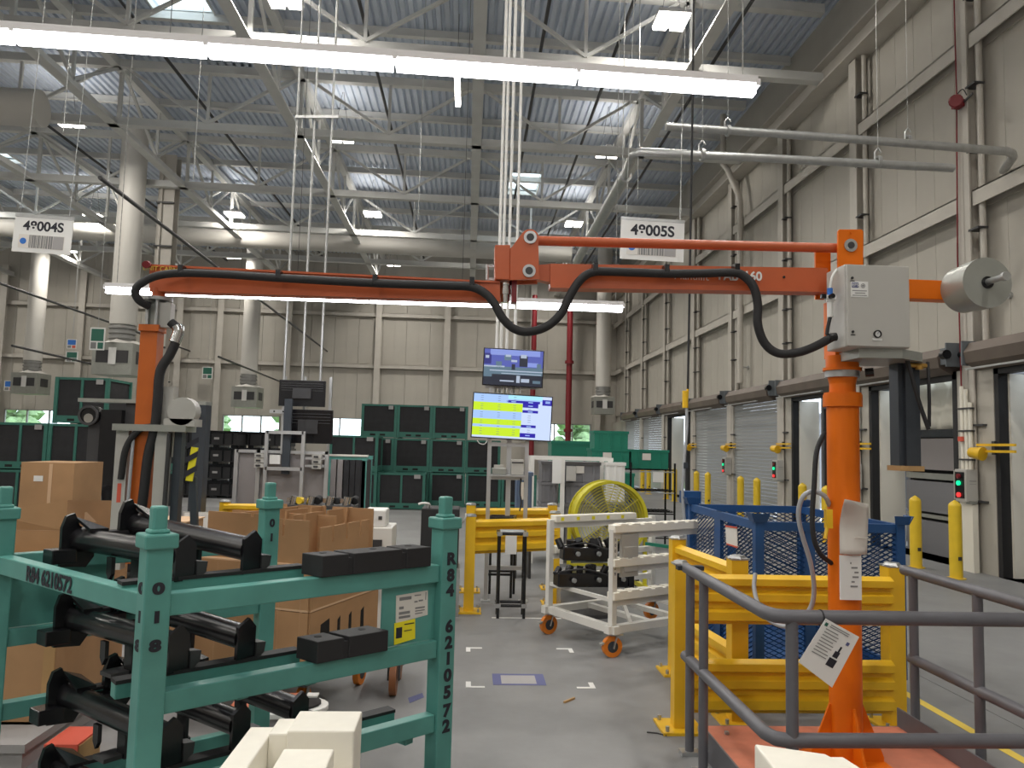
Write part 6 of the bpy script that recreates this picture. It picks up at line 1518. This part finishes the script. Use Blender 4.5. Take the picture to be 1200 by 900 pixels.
# ================================================================ DOCK FITTINGS ALONG THE RIGHT WALL
def bollard():
    t = thing('bollard', '', 'bollard', (0, 0, 0), 0, 'yellow bollards at the dock doors')
    mb = MB().cyl((0, 0, 0), (0, 0, .98), .082, 20)
    for a in range(4): mb.cyl((0, 0, .98 + .02 * a), (0, 0, 1.0 + .02 * a), .082 * math.cos(a * .38), 20, r2=.082 * math.cos((a + 1) * .38), caps=a == 3)
    mb.build('bollard_pipe', 'bollard', t); MB().cyl((0, 0, 0), (0, 0, .012), .12, 20).build('base_ring', 'bollard', t)
    MB().b2((-.02, -.0835, .25), (.03, -.075, .30)).build('scuff_patch', 'dark', t)
    return t
b0 = bollard(); b0.location = (6.69, 10.14, 0); b0['label'] = 'nearest yellow bollard, in front of the red and green control box'
for y, lb in ((11.07, 'second nearest yellow bollard, seen over the blue crate corner'), (13.9, 'yellow bollard hidden behind the orange column'), (14.9, 'yellow bollard just left of the orange column, behind the hose loop'), (17.3, 'yellow bollard before the nearest closed shutter, right one of its pair'), (18.35, 'yellow bollard before the nearest closed shutter, left one of its pair'), (20.9, 'yellow bollard before the second closed shutter, right one of its pair'), (21.95, 'yellow bollard before the second closed shutter, left one of its pair'), (24.3, 'yellow bollard seen through the wire shelving, right one'), (25.3, 'yellow bollard seen through the wire shelving, second from the right'), (27.8, 'yellow bollard seen through the wire shelving, third from the right'), (28.8, 'yellow bollard seen through the wire shelving, fourth from the right')):
    dup(b0, (6.69, y, 0), None, lb)
def dock_light():
    t = thing('dock_light', '', 'dock light', (0, 0, 0), 0, 'yellow swing arm dock lights')
    MB().b2((-.06, -.42, 0), (-.03, .35, .035)).build('swing_arm', 'yellow', t); MB().b2((-.06, -.42, .09), (-.03, .35, .125)).build('swing_arm', 'yellow', t)
    MB().b2((-.05, -.02, -.03), (0, .04, .16)).build('hinge', 'dark', t)
    MB().cyl((-.16, .33, .0), (-.10, .15, -.02), .07, 14, r2=.10).build('lamp_head', 'yellow', t); MB().cyl((-.165, .345, .0), (-.16, .33, .0), .05, 12).build('lamp_cap', 'yellow', t)
    return t
d0 = dock_light(); d0.location = (7.37, 10.22, 1.72); d0['label'] = 'yellow swing-arm dock light on the nearest wall column'
for y, lb in ((13.9, 'yellow swing-arm dock light just right of the orange column'), (17.35, 'yellow swing-arm dock light left of the orange column'), (20.9, 'yellow swing-arm dock light between the two closed shutters'), (24.5, 'yellow swing-arm dock light at the far side of the second closed shutter')):
    dup(d0, (7.37, y, 1.74), None, lb)
def control_box():
    t = thing('control_box', '', 'control box', (0, 0, 0), 0, 'dock control boxes')
    MB().b2((-.10, -.13, 0), (.08, .13, .47)).build('case', 'boxgrey', t, bevel=.01)
    MB().b2((-.105, -.09, .05), (-.10, .12, .43)).build('lamp_panel', 'black', t)
    MB().b2((-.115, .115, .03), (-.10, .13, .45)).build('panel_hood', 'boxgrey', t)
    for z, m_ in ((.37, 'red'), (.27, 'led_green'), (.10, 'led_red')): MB().cyl((-.13, .02, z), (-.105, .02, z), .035, 14).build('signal_lamp', m_, t)
    MB().b2((-.05, -.134, .30), (.05, -.13, .31)).b2((-.05, -.134, .26), (.05, -.13, .265)).build('print_line', 'greyink', t)
    MB().b2((-.06, -.16, -.025), (.04, -.06, .02)).build('cable_gland', 'silver', t)
    return t
k0 = control_box(); k0.location = (7.29, 10.76, 1.0); k0['label'] = 'grey dock control box with red and green lamps above the nearest bollard'
for y, lb in ((14.0, 'grey dock control box behind the orange column'), (17.5, 'grey dock control box with a green lamp right of the nearest closed shutter'), (21.05, 'grey dock control box with a red lamp between the two closed shutters')):
    dup(k0, (7.29, y, 1.0), None, lb)
text('stencil', '71', .2, (7.366, 10.80, 1.78), (0, -1, 0), (0, 0, 1), 'ink', wr)
for i, (y, z, lb) in enumerate(((10.1, 1.35, 'small grey junction box on the near wall column, upper one'), (10.05, .62, 'small grey junction box on the near wall column, lower one'))):
    t = thing('junction_box', lb, 'junction box', (7.46, y + .38, z), 0, 'junction boxes'); MB().b2((0, -.09, 0), (.11, .09, .16)).build('case', 'silver', t); MB().cyl((.05, 0, .16), (.05, 0, 1.2), .014, 6).build('conduit', 'galv', t)
p = MB().b2((7.27, 10.62, 0), (7.35, 10.9, .97)); tag(p.build('guard_post_panel', 'doorwhite'), 'pale panel post below the red and green control box', 'post')
for i, (y, z) in enumerate(((10.2, 3.95), (13.6, 3.95), (16.9, 3.95), (20.3, 3.95))):
    p = MB().tube([(7.62, y, z), (7.4, y, z), (7.35, y - .04, z - .06)], .018, 6).cyl((7.62, y, z), (7.58, y, z), .05, 10)
    tag(p.build('wall_hook', 'galv'), ('hook on the right wall above the door hood at the right edge', 'hook on the right wall behind the cabinet', 'hook on the right wall left of the orange column', 'hook on the right wall over the second closed shutter')[i], 'hook', 'wall hooks')
t = thing('conduit_bundle', 'group of pale conduits with dark clamps on the nearest wall column, beside the red cable', 'conduit', (7.33, 10.8, 1.9), 0)
for k, (y, zt) in enumerate(((-.09, .55), (0.0, .75), (.09, .8))): MB().cyl((0, y, -.45), (0, y, zt), .03, 10).build('conduit_pipe', 'doorwhite', t)
for z in (-.3, .12, .45): MB().b2((-.035, -.14, z), (.03, .14, z + .025)).build('clamp', 'dark', t)
MB().b2((-.06, .02, -.02), (-.03, .12, .05)).build('red_box', 'redbright', t)
# trailer load behind the nearest open door
t = wthing('trailer_load', 'grey stacked load with dark gaps inside the trailer at the open dock door', 'cargo', (8.0, 12.4, 0))
for z0, z1, m_ in ((0, .55, 'greyplast'), (.60, .66, 'silver'), (.70, 1.22, 'greyplast'), (1.26, 1.36, 'silver'), (1.42, 1.95, 'greypanel')): MB().b2((7.90, 11.5, z0), (8.05, 13.33, z1)).build('load_panel', m_, t)
MB().b2((8.05, 11.5, 0), (8.10, 13.33, 1.97)).build('load_back', 'rubber', t); MB().b2((7.88, 11.5, 1.97), (8.10, 13.33, 2.10)).build('load_beam', 'black', t)
t = wthing('tarp', 'white crumpled tarp over the load in the trailer at the open dock door', 'tarp', (7.95, 12.4, 2.1)); tp = MB(); nn = 14
tp.add([(7.95 + .05 * math.sin(i * 1.7 + j * .9), 11.5 + 1.83 * i / nn, 2.1 + .8 * j / 6) for j in range(7) for i in range(nn + 1)], [(j * (nn + 1) + i, j * (nn + 1) + i + 1, (j + 1) * (nn + 1) + i + 1, (j + 1) * (nn + 1) + i) for j in range(6) for i in range(nn)], 0, True)
o = tp.build('tarp_sheet', 'tarp', t); sm_ = o.modifiers.new('thick', 'SOLIDIFY'); sm_.thickness = .004
# wall signs at left
for px, (x, y, z, w_, h_, m_), lb in ((0, (*(-10.851, 22.6, 4.451), .42, .66, 'signgreen'), 'green and white hanging sign left of the round duct box'), (0, (*(-15.313, 30, 4.642), .45, .4, 'signgreen'), 'small green sign on a far post, below the blue pictogram'), (0, (*(-15.348, 30, 5.138), .36, .36, 'plastic_white'), 'small white pictogram sign on a far post at left'), (0, (*(-13.015, 38.4, 4.878), .5, .6, 'signgreen'), 'small green sign on the far wall, left of the middle duct box'), (0, (*(-22.452, 38.4, 3.961), .5, .5, 'plastic_white'), 'small red and white sign on the far wall at the left edge')):
    t = thing('wall_sign', lb, 'sign', (x, y, z), 0, 'small signs at the left')
    MB().b2((-w_ / 2, 0, -h_ / 2), (w_ / 2, .02, h_ / 2)).build('board', 'plastic_white', t); MB().b2((-w_ * .42, -.004, -h_ * .1), (w_ * .42, 0, h_ * .44)).build('field', m_ if m_ == 'signgreen' else 'bluedot', t)
    MB().b2((-w_ * .42, -.004, -h_ * .44), (-w_ * .05, 0, -h_ * .16)).build('field', 'greyink', t); MB().b2((.02, -.004, -h_ * .44), (w_ * .42, 0, -h_ * .16)).build('field', m_ if m_ == 'signgreen' else 'redbright', t)
    MB().cyl((0, .01, h_ / 2), (0, .01, 9.5 - z), .008, 4).build('hanger', 'galv', t)
# hanging cable with hose end by the blue crate
t = wthing('hose_drop', 'thin dark cable ending in a yellow coupling and grey hose beside the blue crate', 'hose', (2.03, 7, 1.078))
MB().cyl((2.073, 7, 4.665), (2.047, 7, 2.204), .011, 8).build('cable', 'rubber', t); MB().cyl(((2.073, 7, 4.665)[0], 7.0, (2.073, 7, 4.665)[2]), ((2.073, 7, 4.665)[0] + .05, 7.0, 11.2), .011, 6).build('cable', 'rubber', t)
MB().cyl((2.022, 7, 2.203), (2.023, 7, 2.043), .028, 12).cyl((2.046, 7, 2.22), (2.039, 7, 2.108), .012, 8).build('coupling', 'yellow', t); MB().tube(smoothpath([(2.031, 7, 2.107), (2.041, 7, 1.868), (2.018, 7, 1.55), (2.004, 7, 1.234), (2.031, 7, 0.922), (2.04, 7, 0.766)], 4), .014, 8).build('hose', 'hose', t)
MB().b2(((2.027, 7, 1.511)[0] - .02, 6.98, (2.027, 7, 1.479)[2]), ((2.027, 7, 1.511)[0] + .02, 7.02, (2.027, 7, 1.534)[2])).build('clip', 'slate', t)
t = wthing('blue_stand', 'blue steel bracket standing behind the far corner of the blue crate', 'stand', (2.35, 7.6, 0)); MB().b2((2.20, 7.55, 0), (2.28, 7.63, 1.22)).build('upright', 'blue', t); MB().b2((2.16, 7.52, 1.12), (2.34, 7.66, 1.24)).build('head', 'blue', t)

# ================================================================ FLOOR MARKS AND LITTER
def corner_mark(x, y, sx, sy, lb):
    p = MB().b2((x, y, 0.0005), (x + sx * .13, y + sy * .03, .002)).b2((x, y, .0005), (x + sx * .035, y + sy * .13, .0021))
    tag(p.build('floor_mark', 'whitetape'), lb, 'floor mark', 'white corner marks on the floor')
corner_mark(.036, 6.36, 1, -1, 'white L-shaped floor mark, far left of four'); corner_mark(.905, 6.36, -1, -1, 'white L-shaped floor mark, far right of four')
corner_mark(.036, 5.33, 1, 1, 'white L-shaped floor mark, near left of four'); corner_mark(.93, 5.33, -1, 1, 'white L-shaped floor mark, near right of four')
t = thing('floor_label', 'white floor label in a blue tape border between the corner marks', 'floor mark', (.41, 5.52, 0))
MB().b2((-.185, -.13, .0005), (.185, .13, .0015)).build('tape_border', 'bluetape', t); MB().b2((-.125, -.10, .0015), (.12, .09, .002)).build('label_sheet', 'paleink', t)
p = MB().ext([(-0.338, 5.107, 0.001), (-0.251, 5.211, 0.001), (-0.235, 5.126, 0.001), (-0.32, 5.01, 0.001)], (0, 0, .001)); tag(p.build('tape_mark', 'bluetape'), 'bit of blue floor tape behind the right post of the teal rack', 'floor mark')
p = MB().b2((3.06, 2.6, .0005), (3.125, 12, .002)); tag(p.build('floor_line', 'yellowtape'), 'yellow floor line along the right side of the platform', 'floor mark')
p = MB().bar((0.671, 5.028, 0.006), (0.75, 5.113, 0.006), .012, .012); tag(p.build('wood_stick', 'wood'), 'small wood splinter lying on the open floor', 'litter')
p = MB().tube([(1.093, 4.526, 0.004), (1.15, 4.513, 0.004), (1.196, 4.474, 0.004)], .004, 5); tag(p.build('wire_scrap', 'dark'), 'thin dark wire scrap beside the yellow post foot', 'litter')
p = MB().b2((.28, 7.42, .0005), (.95, 7.46, .002)); tag(p.build('tape_mark', 'whitetape'), 'white tape line on the floor below the black tube stand', 'floor mark')
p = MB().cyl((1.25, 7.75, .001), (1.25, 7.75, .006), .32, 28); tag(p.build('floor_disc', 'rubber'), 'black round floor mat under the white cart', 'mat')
p = MB().ext([(.95, 7.5, 0), (1.5, 7.6, 0), (1.5, 7.95, 0), (.95, 7.85, 0)], (0, 0, .42)); tag(p.build('wrapped_bundle', 'clear_wrap'), 'bundle in clear plastic wrap behind the white cart', 'bundle')
# trees beyond the window band
def tree():
    t = thing('tree', '', 'tree', (0, 0, 0), 0, 'trees outside the far windows')
    MB().cyl((0, 0, -.3), (0, 0, 2.0), .18, 8).build('trunk', 'wood', t)
    mb = MB(); rnd = random.Random(5)
    for k in range(26):
        a = rnd.uniform(0, 6.28); r_ = rnd.uniform(.3, 2.0); c = Vector((r_ * math.cos(a), r_ * math.sin(a), 2.6 + rnd.uniform(-.9, 1.6))); s = rnd.uniform(.5, 1.0)
        mb.cyl(c - Vector((0, 0, s * .6)), c, s * .5, 7, r2=s).cyl(c, c + Vector((0, 0, s * .7)), s, 7, r2=s * .3)
    mb.build('crown', 'leaf', t, kind='stuff'); return t
tr = tree()
for k, (x, y) in enumerate(((-38, 66), (-24, 72), (-15, 68), (-6, 75), (3, 70), (9.5, 66))):
    o = tr if k == 0 else dup(tr, (0, 0, 0)); o.location = (x, y, 0); o['label'] = 'green tree outside the far window band, %s from the left' % ('first', 'second', 'third', 'fourth', 'fifth', 'sixth')[k]
